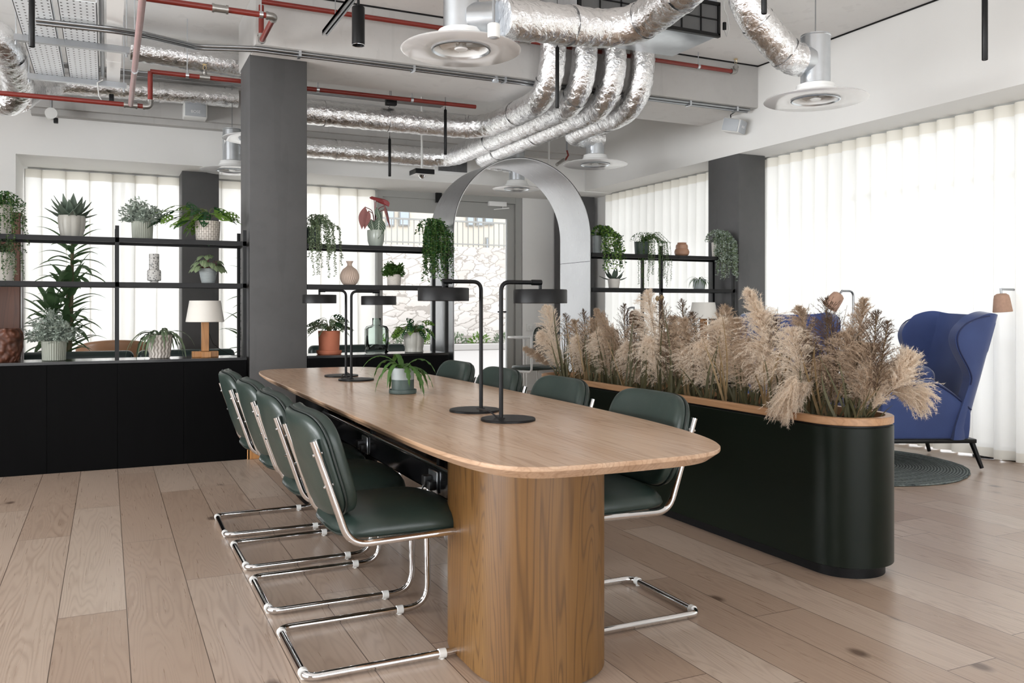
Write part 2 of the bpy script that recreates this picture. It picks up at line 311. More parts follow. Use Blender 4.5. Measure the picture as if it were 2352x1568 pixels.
# ------------------------------------------------------------------ mesh helpers
class MB:
    def __init__(s): s.v = []; s.f = []; s.uv = []
    def add(s, vs, fs, uv=None):
        n = len(s.v); s.v += [tuple(v) for v in vs]; s.f += [tuple(i + n for i in f) for f in fs]
        s.uv += (uv if uv else [(0, 0)] * len(vs)); return s
    def box(s, a, b):
        x0, y0, z0 = a; x1, y1, z1 = b
        return s.add([(x0, y0, z0), (x1, y0, z0), (x1, y1, z0), (x0, y1, z0), (x0, y0, z1), (x1, y0, z1), (x1, y1, z1), (x0, y1, z1)],
                     [(0, 3, 2, 1), (4, 5, 6, 7), (0, 1, 5, 4), (1, 2, 6, 5), (2, 3, 7, 6), (3, 0, 4, 7)])
    def rbox(s, a, b, r=.01, seg=3):
        bm = bmesh.new(); bmesh.ops.create_cube(bm, size=1)
        for v in bm.verts:
            for k in range(3): v.co[k] = a[k] + (v.co[k] + .5) * (b[k] - a[k])
        r = min(r, min(b[k] - a[k] for k in range(3)) * .49)
        bmesh.ops.bevel(bm, geom=bm.edges[:], offset=r, segments=seg, profile=.5, affect='EDGES')
        bm.verts.index_update(); s.add([v.co[:] for v in bm.verts], [[v.index for v in f.verts] for f in bm.faces]); bm.free(); return s
    def tube(s, pts, r, n=10, cap=True, rf=None):
        pts = [Vector(p) for p in pts]; m = len(pts); rs = r if isinstance(r, (list, tuple)) else [r] * m
        tg = [(pts[min(i + 1, m - 1)] - pts[max(i - 1, 0)]).normalized() for i in range(m)]
        up = Vector((0, 0, 1)) if abs(tg[0].z) < .9 else Vector((1, 0, 0)); a = (up - tg[0] * up.dot(tg[0])).normalized()
        V = []
        for i in range(m):
            a = (a - tg[i] * a.dot(tg[i])).normalized(); b = tg[i].cross(a)
            for k in range(n):
                th = 2 * PI * k / n; q = rs[i] * (rf(i, th) if rf else 1)
                V.append(pts[i] + a * math.cos(th) * q + b * math.sin(th) * q)
        Fs = [(i * n + k, i * n + (k + 1) % n, (i + 1) * n + (k + 1) % n, (i + 1) * n + k) for i in range(m - 1) for k in range(n)]
        if cap: Fs += [tuple(range(n))[::-1], tuple((m - 1) * n + k for k in range(n))]
        return s.add(V, Fs)
    def lathe(s, prof, c=(0, 0, 0), n=32, rf=None, cap=True):
        V = []; m = len(prof)
        for r, z in prof:
            for k in range(n):
                th = 2 * PI * k / n; q = r * (rf(th, z) if rf else 1); V.append((c[0] + math.cos(th) * q, c[1] + math.sin(th) * q, c[2] + z))
        Fs = [(i * n + k, i * n + (k + 1) % n, (i + 1) * n + (k + 1) % n, (i + 1) * n + k) for i in range(m - 1) for k in range(n)]
        if cap: Fs += [tuple(range(n))[::-1], tuple((m - 1) * n + k for k in range(n))]
        return s.add(V, Fs)
    def prism(s, out, z0, z1):
        n = len(out); V = [(x, y, z0) for x, y in out] + [(x, y, z1) for x, y in out]
        return s.add(V, [tuple(range(n))[::-1], tuple(range(n, 2 * n))] + [(k, (k + 1) % n, n + (k + 1) % n, n + k) for k in range(n)])
    def rings(s, rs, cap=True):                      # list of closed outlines -> skin
        n = len(rs[0]); V = [p for r in rs for p in r]; m = len(rs)
        Fs = [(i * n + k, i * n + (k + 1) % n, (i + 1) * n + (k + 1) % n, (i + 1) * n + k) for i in range(m - 1) for k in range(n)]
        if cap: Fs += [tuple(range(n))[::-1], tuple((m - 1) * n + k for k in range(n))]
        return s.add(V, Fs)
    def grid(s, fn, nu, nv, skip=None):
        V = []; U = []
        for j in range(nv + 1):
            for i in range(nu + 1): V.append(fn(i / nu, j / nv)); U.append((i / nu, j / nv))
        Fs = [(j * (nu + 1) + i, j * (nu + 1) + i + 1, (j + 1) * (nu + 1) + i + 1, (j + 1) * (nu + 1) + i) for j in range(nv) for i in range(nu) if not (skip and skip(i, j))]
        return s.add(V, Fs, U)
    def obj(s, name, mat, parent=None, world=True, smooth=True, angle=.7, mods=None):
        if parent is not None and world:
            L = Vector((0, 0, 0)); q = parent
            while q is not None: L = L + q.location; q = q.parent
            vv = [(v[0] - L[0], v[1] - L[1], v[2] - L[2]) for v in s.v]
        else: vv = s.v
        me = bpy.data.meshes.new(name); me.from_pydata(vv, [], s.f); me.update()
        if any(u != (0, 0) for u in s.uv):
            ul = me.uv_layers.new(name='UVMap'); li = np.zeros(len(me.loops), dtype=np.int32); me.loops.foreach_get('vertex_index', li)
            ul.data.foreach_set('uv', np.array(s.uv, dtype=np.float32)[li].ravel())
        me.materials.append(mat)
        if smooth:
            me.polygons.foreach_set('use_smooth', [True] * len(me.polygons))
            try: me.set_sharp_from_angle(angle=angle)
            except Exception: pass
        o = bpy.data.objects.new(name, me); C.objects.link(o)
        if parent is not None: o.parent = parent
        for k, kw in (mods or []):
            m = o.modifiers.new(k.lower(), k)
            for a, b in kw.items(): setattr(m, a, b)
        return o
def tag(o, label, cat, group=None, kind=None):
    o['label'] = label; o['category'] = cat
    if group: o['group'] = group
    if kind: o['kind'] = kind
    return o
def thing(name, label, cat, loc=(0, 0, 0), rz=0, group=None):
    o = bpy.data.objects.new(name, None); C.objects.link(o); o.location = loc; o.rotation_euler = (0, 0, rz); o.empty_display_size = .1
    return tag(o, label, cat, group)
def dup(root, loc, rz=0, label=None, group=None, scale=None):
    r = root.copy(); C.objects.link(r); r.location = loc; r.rotation_euler = (0, 0, rz)
    if scale: r.scale = scale
    if label: r['label'] = label
    if group: r['group'] = group
    for ch in [o for o in bpy.data.objects if o.parent == root]:
        c = ch.copy(); C.objects.link(c); c.parent = r
        for g in [o for o in bpy.data.objects if o.parent == ch]:
            d = g.copy(); C.objects.link(d); d.parent = c
    return r
def struct(name, mb, mat, smooth=False, parent=None):
    o = mb.obj(name, mat, parent, smooth=smooth)
    o['kind'] = 'structure'
    return o
def fillet(pts, r, n=8):
    pts = [Vector(p) for p in pts]; out = [pts[0]]
    for i in range(1, len(pts) - 1):
        rr = r[i - 1] if isinstance(r, (list, tuple)) else r
        a, b, c = pts[i - 1], pts[i], pts[i + 1]; u = (a - b).normalized(); v = (c - b).normalized()
        ang = u.angle(v); d = min(rr / math.tan(ang / 2), (a - b).length * .49 if i > 1 else (a - b).length * .98, (c - b).length * .49 if i < len(pts) - 2 else (c - b).length * .98)
        p0, p1 = b + u * d, b + v * d
        for k in range(n + 1):
            t = k / n; out.append(p0 * (1 - t) ** 2 + b * 2 * t * (1 - t) + p1 * t * t)
    out.append(pts[-1]); return out
def resample(pts, step):
    pts = [Vector(p) for p in pts]; out = [pts[0]]; acc = 0
    for a, b in zip(pts, pts[1:]):
        L = (b - a).length
        if L < 1e-6: continue
        n = max(1, int(round(L / step)))
        for k in range(1, n + 1): out.append(a.lerp(b, k / n))
    return out
def superell(a, b, e, n):
    o = []
    for k in range(n):
        t = 2 * PI * k / n; c, s_ = math.cos(t), math.sin(t)
        o.append((a * math.copysign(abs(c) ** e, c), b * math.copysign(abs(s_) ** e, s_)))
    return o
def pad(mb, a, b, rings, warp, e=.45, n=48, base_e=None):
    rs = []
    for d, h in rings:
        rs.append([warp(u, v, h) for u, v in superell(max(a - d, .002), max(b - d, .002), e, n)])
    mb.rings(rs); return mb
def stadium(cx, cy, r, half, n=24, rx=None):
    o = []
    for k in range(n + 1): t = -PI + PI * k / n; o.append((cx + r * math.cos(t), cy - half + r * math.sin(t)))
    for k in range(n + 1): t = PI * k / n; o.append((cx + r * math.cos(t), cy + half + r * math.sin(t)))
    return o

# ================================================================== SETTING
ZC, ZS, ZB = 3.49, 2.69, 3.08
struct('floor', MB().box((-6.2, -4.3, -.08), (6.55, 10.95, 0)), M['floor'])
struct('ceiling', MB().box((-6.2, -4.3, ZC), (6.7, 11.0, ZC + .12)), M['ceiling'])
struct('wall_right', MB().box((5.69, -4.2, ZS), (6.7, 9.78, ZC)).box((6.28, 7.0, 0), (6.5, 7.35, ZS)).box((6.16, 10.0, 0), (6.6, 10.8, ZS)), M['wall'])
struct('wall_far', MB().box((-.82, 9.78, ZS - .01), (6.7, 10.95, ZC)).box((5.23, 10.7, 0), (6.6, 10.95, ZS - .01)).box((-6.2, 9.78, 0), (-.82, 10.95, ZC)), M['wall'])
struct('wall_left', MB().box((-6.25, -4.2, 0), (-6.0, 9.8, .4)).box((-6.25, -4.2, 2.95), (-6.0, 9.8, ZC)).box((-6.25, -4.2, .4), (-6, -1, 2.95)).box((-6.25, 7, .4), (-6, 9.8, 2.95)), M['wall'])
struct('wall_back', MB().box((-6.2, -4.3, 0), (6.7, -4.05, .5)).box((-6.2, -4.3, 2.9), (6.7, -4.05, ZC)).box((-6.2, -4.3, .5), (-3.6, -4.05, 2.9)).box((4.6, -4.3, .5), (6.7, -4.05, 2.9)), M['wall'])
def colm(a, b, lab):
    o = struct('column', MB().rbox(a, b, .006, 2), M['column'], smooth=True); o['label'] = lab; o['category'] = 'column'; return o
colm((.98, 6.74, 0), (1.415, 7.215, ZB), 'dark grey plastered column standing between the two plant shelves')
colm((5.69, 6.74, 0), (6.03, 7.22, ZS), 'dark grey plastered column beside the white curtains on the right')
f1a, f1b = P(418, 392, y=10.2).x, P(503, 398, y=10.2).x
colm((f1a, 10.2, 0), (f1b, 10.62, ZS - .01), 'grey plastered column against the far windows behind the left shelf')
f2a, f2b = P(1273, 452, y=10.66).x, P(1366, 450, y=10.2).x
colm((f2a, 10.2, 0), (f2b, 10.66, ZS - .01), 'grey plastered column in the far right corner behind the metal arch')
bm_ = struct('concrete_beam', MB().rbox((.98, 6.46, ZB), (5.69, 7.34, ZC), .01, 2), M['beam'], smooth=True); bm_['label'] = 'wide concrete downstand beam crossing above the dark column'; bm_['category'] = 'beam'
struct('bounce_lit_underside', MB().box((.99, 6.56, ZB - .003), (5.69, 7.33, ZB)), M['ceiling'])  # thin slab under the beam, floor-bounce light put into its paler colour
bm_ = struct('concrete_beam', MB().box((-.70, 9.60, ZB + .05), (5.69, 9.78, ZC)).box((-.68, 9.66, ZB - .01), (5.69, 9.78, ZB + .05)), M['beam']); bm_['label'] = 'narrow concrete beam along the top of the far wall'; bm_['category'] = 'beam'
tr = MB().rbox((.965, 6.722, 0), (1.43, 6.74, .075), .003, 1).rbox((.962, 6.722, 0), (.98, 6.76, .075), .003, 1)
struct('baseboard_column', tr, M['lamp_oak'])
struct('baseboard_far', MB().box((5.24, 10.685, 0), (6.2, 10.7, .09)), M['white'])
# seam lines where ceiling meets beam and wall (thin black strips)
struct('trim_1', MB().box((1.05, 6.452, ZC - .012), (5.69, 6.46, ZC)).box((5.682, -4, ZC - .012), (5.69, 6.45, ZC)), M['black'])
# ---- windows
def window(name, axis, pos, a0, a1, z0, z1, div, zd, t=.05, dpt=.08, mat='frame_grey'):
    m = MB(); g = MB()
    def bx(u0, u1, za, zb, d0, d1, mb):
        if axis == 'x': mb.box((pos + d0, u0, za), (pos + d1, u1, zb))
        else: mb.box((u0, pos + d0, za), (u1, pos + d1, zb))
    for k in range(div + 1):
        u = a0 + (a1 - a0) * k / div; bx(u - t / 2, u + t / 2, z0, z1, 0, dpt, m)
    for z in [z0, z1] + zd: bx(a0, a1, z - t / 2 if z0 < z < z1 else (z if z == z0 else z - t), z + t / 2 if z0 < z < z1 else (z + t if z == z0 else z), .005, dpt - .005, m)
    o = struct(name, m, M[mat]); bx(a0, a1, z0, z1, dpt * .5, dpt * .5 + .004, g); gl = g.obj('pane', M['pane'], o, smooth=False); return o
window('window_1', 'x', 6.42, -4.0, 10.6, 0, ZS, 9, [2.2])
window('window_2', 'y', 10.8, -.82, 3.12, 0, ZS - .01, 4, [])
window('window_3', 'x', -6.15, -1, 7, .4, 2.95, 5, [])
window('window_4', 'y', -4.22, -3.6, 4.6, .5, 2.9, 5, [])
# ---- glazed screen and door
DY = 10.75
x0, x1 = P(866, 450, y=DY).x, P(1196, 450, y=DY).x
xm0, xm1 = P(1006, 450, y=DY).x, P(1040, 450, y=DY).x
z_g = P(1000, 489, y=DY).z; zt = P(1000, 441, y=DY).z
m = MB().box((x0, DY - .02, 0), (x0 + .07, DY + .1, ZS - .01)).box((x1 - .09, DY - .03, 0), (x1, DY + .1, ZS - .01)).box((x0 + .07, DY - .02, zt - .1), (x1 - .09, DY + .1, ZS - .01)).box((xm0, DY - .0, 0), (xm0 + .07, DY + .09, zt - .1))
m.box((x0 + .07, DY + .01, z_g), (xm0, DY + .08, zt - .1)).box((x0 + .07, DY + .01, 0), (xm0, DY + .08, .12))
dr = struct('door_1', m, M['frame_grey'])
lf = MB(); lx0, lx1 = xm0 + .075, x1 - .095
lf.box((lx0, DY + .005, 0.01), (lx0 + .08, DY + .07, zt - .105)).box((lx1 - .11, DY + .005, 0.01), (lx1, DY + .07, zt - .105)).box((lx0 + .08, DY + .005, z_g - .03), (lx1 - .11, DY + .07, zt - .105)).box((lx0 + .08, DY + .005, .01), (lx1 - .11, DY + .07, .2))
lf.obj('door_leaf', M['frame_grey'], dr, smooth=False)
MB().box((x0 + .07, DY + .04, .12), (xm0, DY + .046, z_g)).obj('sidelight_pane', M['pane'], dr, smooth=False)
MB().box((lx0 + .08, DY + .03, .2), (lx1 - .11, DY + .036, z_g - .03)).obj('door_pane', M['pane'], dr, smooth=False)
hp = P(1158, 716, y=DY)
MB().tube([(hp.x, DY + .005, hp.z), (hp.x, DY - .05, hp.z)], .012).tube([(hp.x, DY - .05, hp.z), (hp.x - .12, DY - .05, hp.z)], .01).lathe([(.027, -.001), (.027, .001)], (hp.x, DY - .002, hp.z), 16).obj('door_handle', M['black'], dr)
cp = P(1122, 462, y=DY - .03); cq = P(1162, 475, y=DY - .03)
MB().rbox((cp.x, DY - .06, cq.z), (cq.x, DY + .004, cp.z), .006, 2).tube([(cq.x - .05, DY - .04, cq.z), (cq.x - .06, DY - .05, cq.z - .03), (cq.x + .03, DY - .07, cq.z - .02)], .009, 6).tube([(cq.x + .03, DY - .07, cq.z - .02), (cp.x + .08, DY - .03, cq.z - .045)], .007, 6).obj('door_closer', M['white'], dr)
bp = P(1010, 450, y=DY - .03)
MB().box((bp.x - .06, DY - .06, bp.z - .09), (bp.x + .02, DY - .021, bp.z + .05)).obj('door_contact', M['black'], dr, smooth=False)

# ================================================================== OUTSIDE
GY = 22.0
def mk_stone():
    t = NT('rubble stone'); v = t.coord('Position', (1.6, 1.6, 3.2)); vo = t.n('ShaderNodeTexVoronoi', i_Scale=1.3, feature='DISTANCE_TO_EDGE'); vc = t.n('ShaderNodeTexVoronoi', i_Scale=1.3)
    d = t.noise(v, 2, 3); ad = t.n('ShaderNodeVectorMath', operation='ADD'); t.link(v, ad.inputs[0]); cb = t.n('ShaderNodeCombineXYZ'); t.link(d, cb.inputs[0]); t.link(d, cb.inputs[2]); t.link(cb.outputs[0], ad.inputs[1])
    t.link(ad.outputs[0], vo.inputs['Vector']); t.link(ad.outputs[0], vc.inputs['Vector'])
    c = t.mix(vc.outputs['Color'], srgb(206, 198, 190), srgb(232, 226, 220)); c = t.mix(t.math('LESS_THAN', vo.outputs[0], .04), c, srgb(176, 168, 160))
    t.set(Base_Color=c, Roughness=.9); t.bump(vo.outputs[0], .4, .05); return t.m
M['stone'] = mk_stone()
M['paving'] = plain('pale paving', srgb(176, 172, 168), .9, var=.05)
M['render'] = plain('pale render', srgb(222, 214, 200), .9, var=.05)
M['dark_win'] = plain('blue grey window', srgb(186, 198, 212), .3)
def outside():
    o = struct('trim_2', MB().box((-14, 10.95, -.1), (30, 45, -.02)).box((6.55, -12, -.1), (30, 10.95, -.02)), M['paving'])
    a = P(860, 560, y=GY + 1.5); w = MB().box((a.x - 3, GY + 1.5, -.02), (16, GY + 2.0, a.z)); w = w.obj('stone_wall', M['stone'], smooth=False)
    tag(w, 'rubble stone garden wall seen through the glazed door', 'wall')
    k0 = P(1030, 800, z=0); kb = thing('flower_bed', 'kerbed planting bed at the foot of the stone wall outside', 'flower bed', (k0.x, GY, -.02))
    MB().rbox((k0.x - 6, GY - .2, -.02), (k0.x + 1.9, GY, .16), .02, 1).obj('kerb', M['paving'], kb)
    MB().box((k0.x - 6, GY, -.02), (k0.x + 1.85, GY + 1.48, .12)).obj('soil', M['soil'], kb, smooth=False)
    rnd = random.Random(5)
    for k in range(7):
        mb = MB(); cx = k0.x - 2.8 + k * .74; s = rnd.uniform(.26, .34)
        for i in range(160):
            d = Vector((rnd.gauss(0, 1), rnd.gauss(0, 1), abs(rnd.gauss(0, 1)))).normalized(); c = Vector((cx, GY + .6, .12)) + d * s * rnd.uniform(.5, 1)
            leaf_quad(mb, c, d, .09, .045, rnd)
        mb.tube([(cx, GY + .6, .12), (cx, GY + .6, .12 + s * .6)], .02, 5)
        tag(mb.obj('shrub', M['lf_bright' if k % 2 else 'lf_grey'], smooth=False), 'low green shrub in the planting bed outside the door', 'shrub', 'shrubs in the outdoor bed')
    b = P(1075, 600, y=28); bl = thing('building', 'pale building with tall windows beyond the stone wall', 'building', (b.x, 28, 0))
    MB().box((b.x - 9, 28, -.02), (b.x + 12, 34, 9)).obj('facade', M['render'], bl, smooth=False)
    for px0, px1, py0, py1 in ((885, 905, 480, 520), (915, 940, 480, 520), (1070, 1088, 474, 520), (1092, 1108, 474, 520), (1111, 1132, 474, 518), (1114, 1121, 545, 600), (1114, 1121, 606, 650)):
        p = P(px0, py0, y=27.99); q = P(px1, py1, y=27.99)
        f = MB().box((p.x, 27.93, q.z), (q.x, 28.0, p.z)).obj('window', M['frame_grey'], bl, smooth=False)
        MB().box((p.x + .05, 27.9, q.z + .05), (q.x - .05, 27.94, p.z - .05)).obj('pane', M['dark_win'], f, smooth=False)
    fn = thing('railing', 'low railing standing on top of the stone wall', 'railing', (a.x, GY + 1.75, a.z - .02))
    mb = MB().box((a.x - 3, GY + 1.72, a.z + .75), (15, GY + 1.78, a.z + .8)).box((a.x - 3, GY + 1.72, a.z + .08), (15, GY + 1.78, a.z + .12))
    mb.obj('rail', M['frame_grey'], fn, smooth=False); mb = MB()
    for k in range(100): x = a.x - 3 + k * .17; mb.box((x, GY + 1.73, a.z - .02), (x + .02, GY + 1.77, a.z + .78))
    o = mb.obj('balusters', M['frame_grey'], fn, smooth=False); o['kind'] = 'stuff'
def leaf_quad(mb, c, d, L, w, rnd):
    """one small pointed leaf, folded along its midrib"""
    d = Vector(d).normalized(); r = Vector((rnd.uniform(-1, 1), rnd.uniform(-1, 1), rnd.uniform(-1, 1))); s = d.cross(r)
    if s.length < 1e-3: s = Vector((1, 0, 0))
    s.normalize(); n = d.cross(s)
    c = Vector(c); mid = c + d * L * .45
    mb.add([c, mid + s * w / 2 + n * w * .15, c + d * L, mid - s * w / 2 + n * w * .15], [(0, 1, 2), (0, 2, 3)])
outside()

# ================================================================== CURTAINS
def curtain(label, axis, pos, a0, a1, z0, z1, per, amp, seed, flip=1):
    rnd = random.Random(seed); n = int((a1 - a0) / per * 14); base = thing('curtain', label, 'curtain', (pos if axis == 'x' else (a0 + a1) / 2, (a0 + a1) / 2 if axis == 'x' else pos, z0))
    ph = [rnd.uniform(-.5, .5) for _ in range(40)]
    def xy(u, v):
        a = a0 + (a1 - a0) * u; k = a / per
        w = math.sin(2 * PI * k + .45 * math.sin(2 * PI * k)) + .10 * math.sin(2 * PI * k * .37 + 1.3) * (1 - v) + .18 * math.sin(2 * PI * k * 2 + ph[int(k) % 40]) * (1 - v)
        sh = .25 * per * math.cos(2 * PI * k) * .9 + .02 * math.sin(k * .9 + seed) * (1 - v)
        d = amp * w * (1 - .18 * v); a += sh
        return (pos + d * flip, a) if axis == 'x' else (a, pos + d * flip)
    hem = .07; zt_ = z1 - .02
    def f(za, zb, off=0):
        def g(u, v):
            z = za + (zb - za) * v; vv = (z - z0) / (z1 - z0); p = xy(u, vv); return (p[0], p[1], z)
        return g
    MB().grid(f(z0 + hem, zt_ - .09), n, 10).obj('drape', M['curtain'], base)
    MB().grid(f(z0, z0 + hem), n, 1).obj('hem', M['hem'], base)
    MB().grid(f(zt_ - .09, zt_), n, 1).obj('heading_tape', M['hem'], base)
    t = MB()
    if axis == 'x': t.box((pos - .015, a0, z1 - .018), (pos + .015, a1, z1))
    else: t.box((a0, pos - .015, z1 - .018), (a1, pos + .015, z1))
    t.obj('track', M['frame_grey'], base, smooth=False)
CX = 6.12
curtain('long sheer white curtain on the right, in front of the blue armchairs window', 'x', CX, -3.6, 6.9, .012, ZS, .165, .062, 1)
curtain('sheer white curtain between the grey columns behind the right plant shelf', 'x', CX, 7.3, 9.95, .012, ZS, .165, .05, 2)
curtain('sheer white curtain at the far left behind the dracaena plant', 'y', 10.66, -.78, .98, .012, ZS - .012, .235, .05, 3)
curtain('sheer white curtain behind the dark column and the terracotta pot', 'y', 10.68, 1.15, P(866, 450, y=10.66).x, .012, ZS - .012, .235, .05, 4)

# ================================================================== CEILING SERVICES
def crinkle(seed, amp=.05):
    rnd = random.Random(seed); ph = [rnd.uniform(0, 6.28) for _ in range(8)]
    def rf(i, th):
        return 1 + amp * (.5 * math.sin(3 * th + i * .9 + ph[0]) * math.sin(i * .37 + ph[1]) + .35 * math.sin(7 * th - i * 1.7 + ph[2]) + .35 * math.sin(5 * th + i * 2.3 + ph[3]) * math.sin(i * .21 + ph[4]) + .3 * rnd.uniform(-1, 1) * .6)
    return rf
def foil_duct(label, pts, r, rad, seed, seams=()):
    path = resample(fillet(pts, rad, 10), .022); root = thing('foil_duct', label, 'duct', pts[0], 0, None)
    MB().tube(path, r, 40, True, crinkle(seed)).obj('sleeve', M['foil'], root)
    for q in seams:
        k = int(q * (len(path) - 3)) + 1; seg = path[k - 1:k + 2]
        MB().tube(seg, r * 1.05, 32, False, crinkle(seed + k, .03)).obj('tape_band', M['foil'], root)
    return root
R1 = .108; ZD = 2.90
foil_duct('leftmost of four silver foil ducts curving down off the beam toward the dark column', [(3.33, 6.24, 3.46), (3.33, 6.24, 2.9), (3.33, 7.69, ZD), (1.22, 7.69, ZD)], R1, [.42, .38], 1, (.12, .3, .5, .7, .86))
foil_duct('second from left of four silver foil ducts curving off the beam', [(3.63, 6.24, 3.46), (3.63, 6.24, 2.9), (3.63, 9.40, ZD), (1.10, 9.40, ZD)], R1, [.42, .38], 2, (.1, .4, .62, .8))
foil_duct('third from left of four silver foil ducts curving off the beam', [(3.92, 6.24, 3.46), (3.92, 6.24, 2.9), (3.92, 9.25, ZD), (4.42, 9.25, ZD - .03)], R1, [.42, .3], 3, (.12, .5, .75))
foil_duct('right one of four silver foil ducts curving off the beam to the white diffuser', [(4.21, 6.24, 3.46), (4.21, 6.24, 2.9), (4.21, 7.62, ZD), (4.62, 7.62, ZD)], R1, [.42, .3], 4, (.16, .5))
p1, p2 = P(1150, 42, D=4.44), P(1452, 74, D=4.95)
foil_duct('large silver foil duct across the top centre, above the long red pipe', [p1, p2, P(1590, -40, D=4.3), P(1640, -160, D=4.0)], .105, [.34, .3], 5, (.25, .5, .72))
foil_duct('silver foil duct curving down to the white diffuser at upper right', [P(1690, -90, D=5.3), P(1722, 30, D=5.35), P(1815, 135, D=5.5), P(1838, 137, D=5.52)], .105, [.4, .3], 6, (.45, .8))
foil_duct('upper silver foil duct in the left bay, behind the white perforated trays', [P(300, 112, y=7.9), P(556, 152, y=7.9)], .10, [.3], 7, (.5,))
foil_duct('silver foil duct descending steeply at the left edge of the ceiling', [P(-60, 60, D=6.2), P(8, 90, D=6.3), P(45, 200, D=6.9), P(20, 238, D=7.0), P(-40, 215, D=7.0)], .115, [.12, .2, .12], 8, (.3,))
foil_duct('short silver foil duct branching in behind the steep left duct', [P(-30, 78, D=7.4), P(30, 84, D=7.4), P(60, 86, D=7.6)], .11, [.2], 9)
foil_duct('silver foil duct joining the steep left duct to the long one behind the trays', [P(42, 232, D=7.3), P(80, 205, D=8.0), P(130, 192, y=9.42), P(546, 226, y=9.42)], .10, [.2, .3], 10, (.5, .75, .97))

def swirl(name, c, R, up, label, branch=None):
    """flat white disc diffuser on a galvanised neck"""
    x, y, z = c; root = thing('air_diffuser', label, 'air diffuser', (x, y, z))
    MB().lathe([(.145, .004), (R - .01, -.004), (R, 0), (R - .006, .006), (.16, .02), (.14, .02)], (x, y, z), 72, cap=False).obj('disc', M['white_disc'], root)
    MB().lathe([(.145, .004), (.138, .012), (.128, .07)], (x, y, z), 48, cap=False).lathe([(.128, .07), (.0001, .07)], (x, y, z), 48, cap=False).obj('inner_cone', M['white'], root)
    MB().lathe([(.15, .0), (.155, -.004), (.147, -.006), (.142, .004)], (x, y, z), 48, cap=False).obj('rim_ring', M['steel'], root)
    mb = MB()
    for k in range(8):
        a = 2 * PI * k / 8
        def f(u, v, a=a):
            r = .03 + .095 * u; t = a + (v - .5) * .42 * (.4 + u); return (x + r * math.cos(t), y + r * math.sin(t), z + .022 + .03 * v)
        mb.grid(f, 4, 2)
    mb.obj('vanes', M['white'], root)
    MB().lathe([(.0001, .0), (.03, .0), (.036, .006), (.03, .014), (.008, .02), (.008, .045), (.024, .05), (.026, .07)], (x, y, z), 24).obj('hub', M['white'], root)
    MB().lathe([(.165, .018), (.16, .03), (.125, .065), (.12, .095), (.1, .1)], (x, y, z), 48, cap=False).obj('collar', M['white'], root)
    nk = MB().lathe([(.093, .09), (.093, up), (.0001, up)], (x, y, z), 40, cap=False)
    if branch is not None:
        b = Vector(branch); d = Vector((b.x - x, b.y - y, 0)).normalized(); zc = b.z
        nk.tube([(x + d.x * .05, y + d.y * .05, zc), (x + d.x * .2, y + d.y * .2, zc)], .088, 32)
    for zz in (.1, up - .01): nk.lathe([(.093, zz - .004), (.0965, zz), (.093, zz + .004)], (x, y, z), 40, cap=False)
    nk.obj('neck', M['steel'], root)
    if z + up < ZC - .02: MB().tube([(x, y, z + up), (x, y, ZC)], .004, 6).obj('hanger_rod', M['conduit'], root)
    return root
q = P(1059, 115, z=2.5); swirl('d', q, .315, .86, 'large white disc diffuser at top centre, in front of the concrete beam', (p1.x, p1.y, p1.z))
q = P(1873, 230, z=2.5); b = P(1838, 137, D=5.52); swirl('d', q, .325, .42, 'white disc diffuser at upper right, below the curved foil duct', b)
q = P(1367, 378, y=7.62); swirl('d', q, .335, ZD + .12 - q.z, 'white disc diffuser hanging right of the metal arch', (q.x - .3, q.y, ZD))
q = P(1187, 434, y=9.2); swirl('d', q, .29, ZD + .14 - q.z, 'far white disc diffuser seen through the top of the metal arch', (q.x - .3, q.y, ZD - .03))
q = P(533, 392, y=9.35); swirl('d', q, .32, ZD + .12 - q.z, 'lower white disc diffuser half hidden left of the dark column', (q.x + .3, q.y, ZD))
q = P(590, 320, y=7.69); swirl('d', q, .29, 2.9 + .12 - q.z, 'upper white disc diffuser mostly hidden behind the dark column')

def pipe(name, label, cat, pts, r, mat, rad=.0, fit=None, clips=(), grp=None, n=14, elbow=True):
    root = thing(name, label, cat, pts[0], 0, grp)
    MB().tube(fillet(pts, rad or r * 1.6, 6), r, n).obj('pipe', M[mat], root)
    if elbow:
        for a, b, c in zip(pts, pts[1:], pts[2:]):
            b = Vector(b); u = (Vector(a) - b).normalized(); v = (Vector(c) - b).normalized(); L = r * 2.6
            e = MB().tube(fillet([b + u * L, b, b + v * L], r * 1.6, 6), r * 1.28, n); e.tube([b + u * L * .8, b + u * L * 1.1], r * 1.45, n); e.tube([b + v * L * .8, b + v * L * 1.1], r * 1.45, n); e.obj('elbow', M['fitting'], root)
    for p, d in (fit or []):
        p = Vector(p); d = Vector(d).normalized(); m = MB().tube([p - d * r * 2.2, p + d * r * 2.2], r * 1.3, n)
        m.tube([p - d * r * 2.6, p - d * r * 1.9], r * 1.5, n).tube([p + d * r * 1.9, p + d * r * 2.6], r * 1.5, n).obj('coupling', M['fitting'], root)
    for p, d in clips:
        p = Vector(p); d = Vector(d).normalized()
        m = MB().tube([p - d * .012, p + d * .012], r * 1.18, n); m.tube([p + Vector((0, 0, r)), (p.x, p.y, ZC)], .004, 6); m.obj('hanger', M['steel'], root)
    return root
def sprinkler(root, p):
    p = Vector(p); MB().lathe([(.012, 0), (.016, .006), (.016, .02), (.01, .024), (.009, .04)], p, 12).obj('nipple', M['fitting'], root)
    m = MB().tube([p + Vector((.01, 0, .04)), p + Vector((.013, 0, .06)), p + Vector((.003, 0, .078))], .0025, 6).tube([p + Vector((-.01, 0, .04)), p + Vector((-.013, 0, .06)), p + Vector((-.003, 0, .078))], .0025, 6).lathe([(.02, .078), (.02, .081)], p, 12)
    m.obj('sprinkler_head', M['brass'], root)
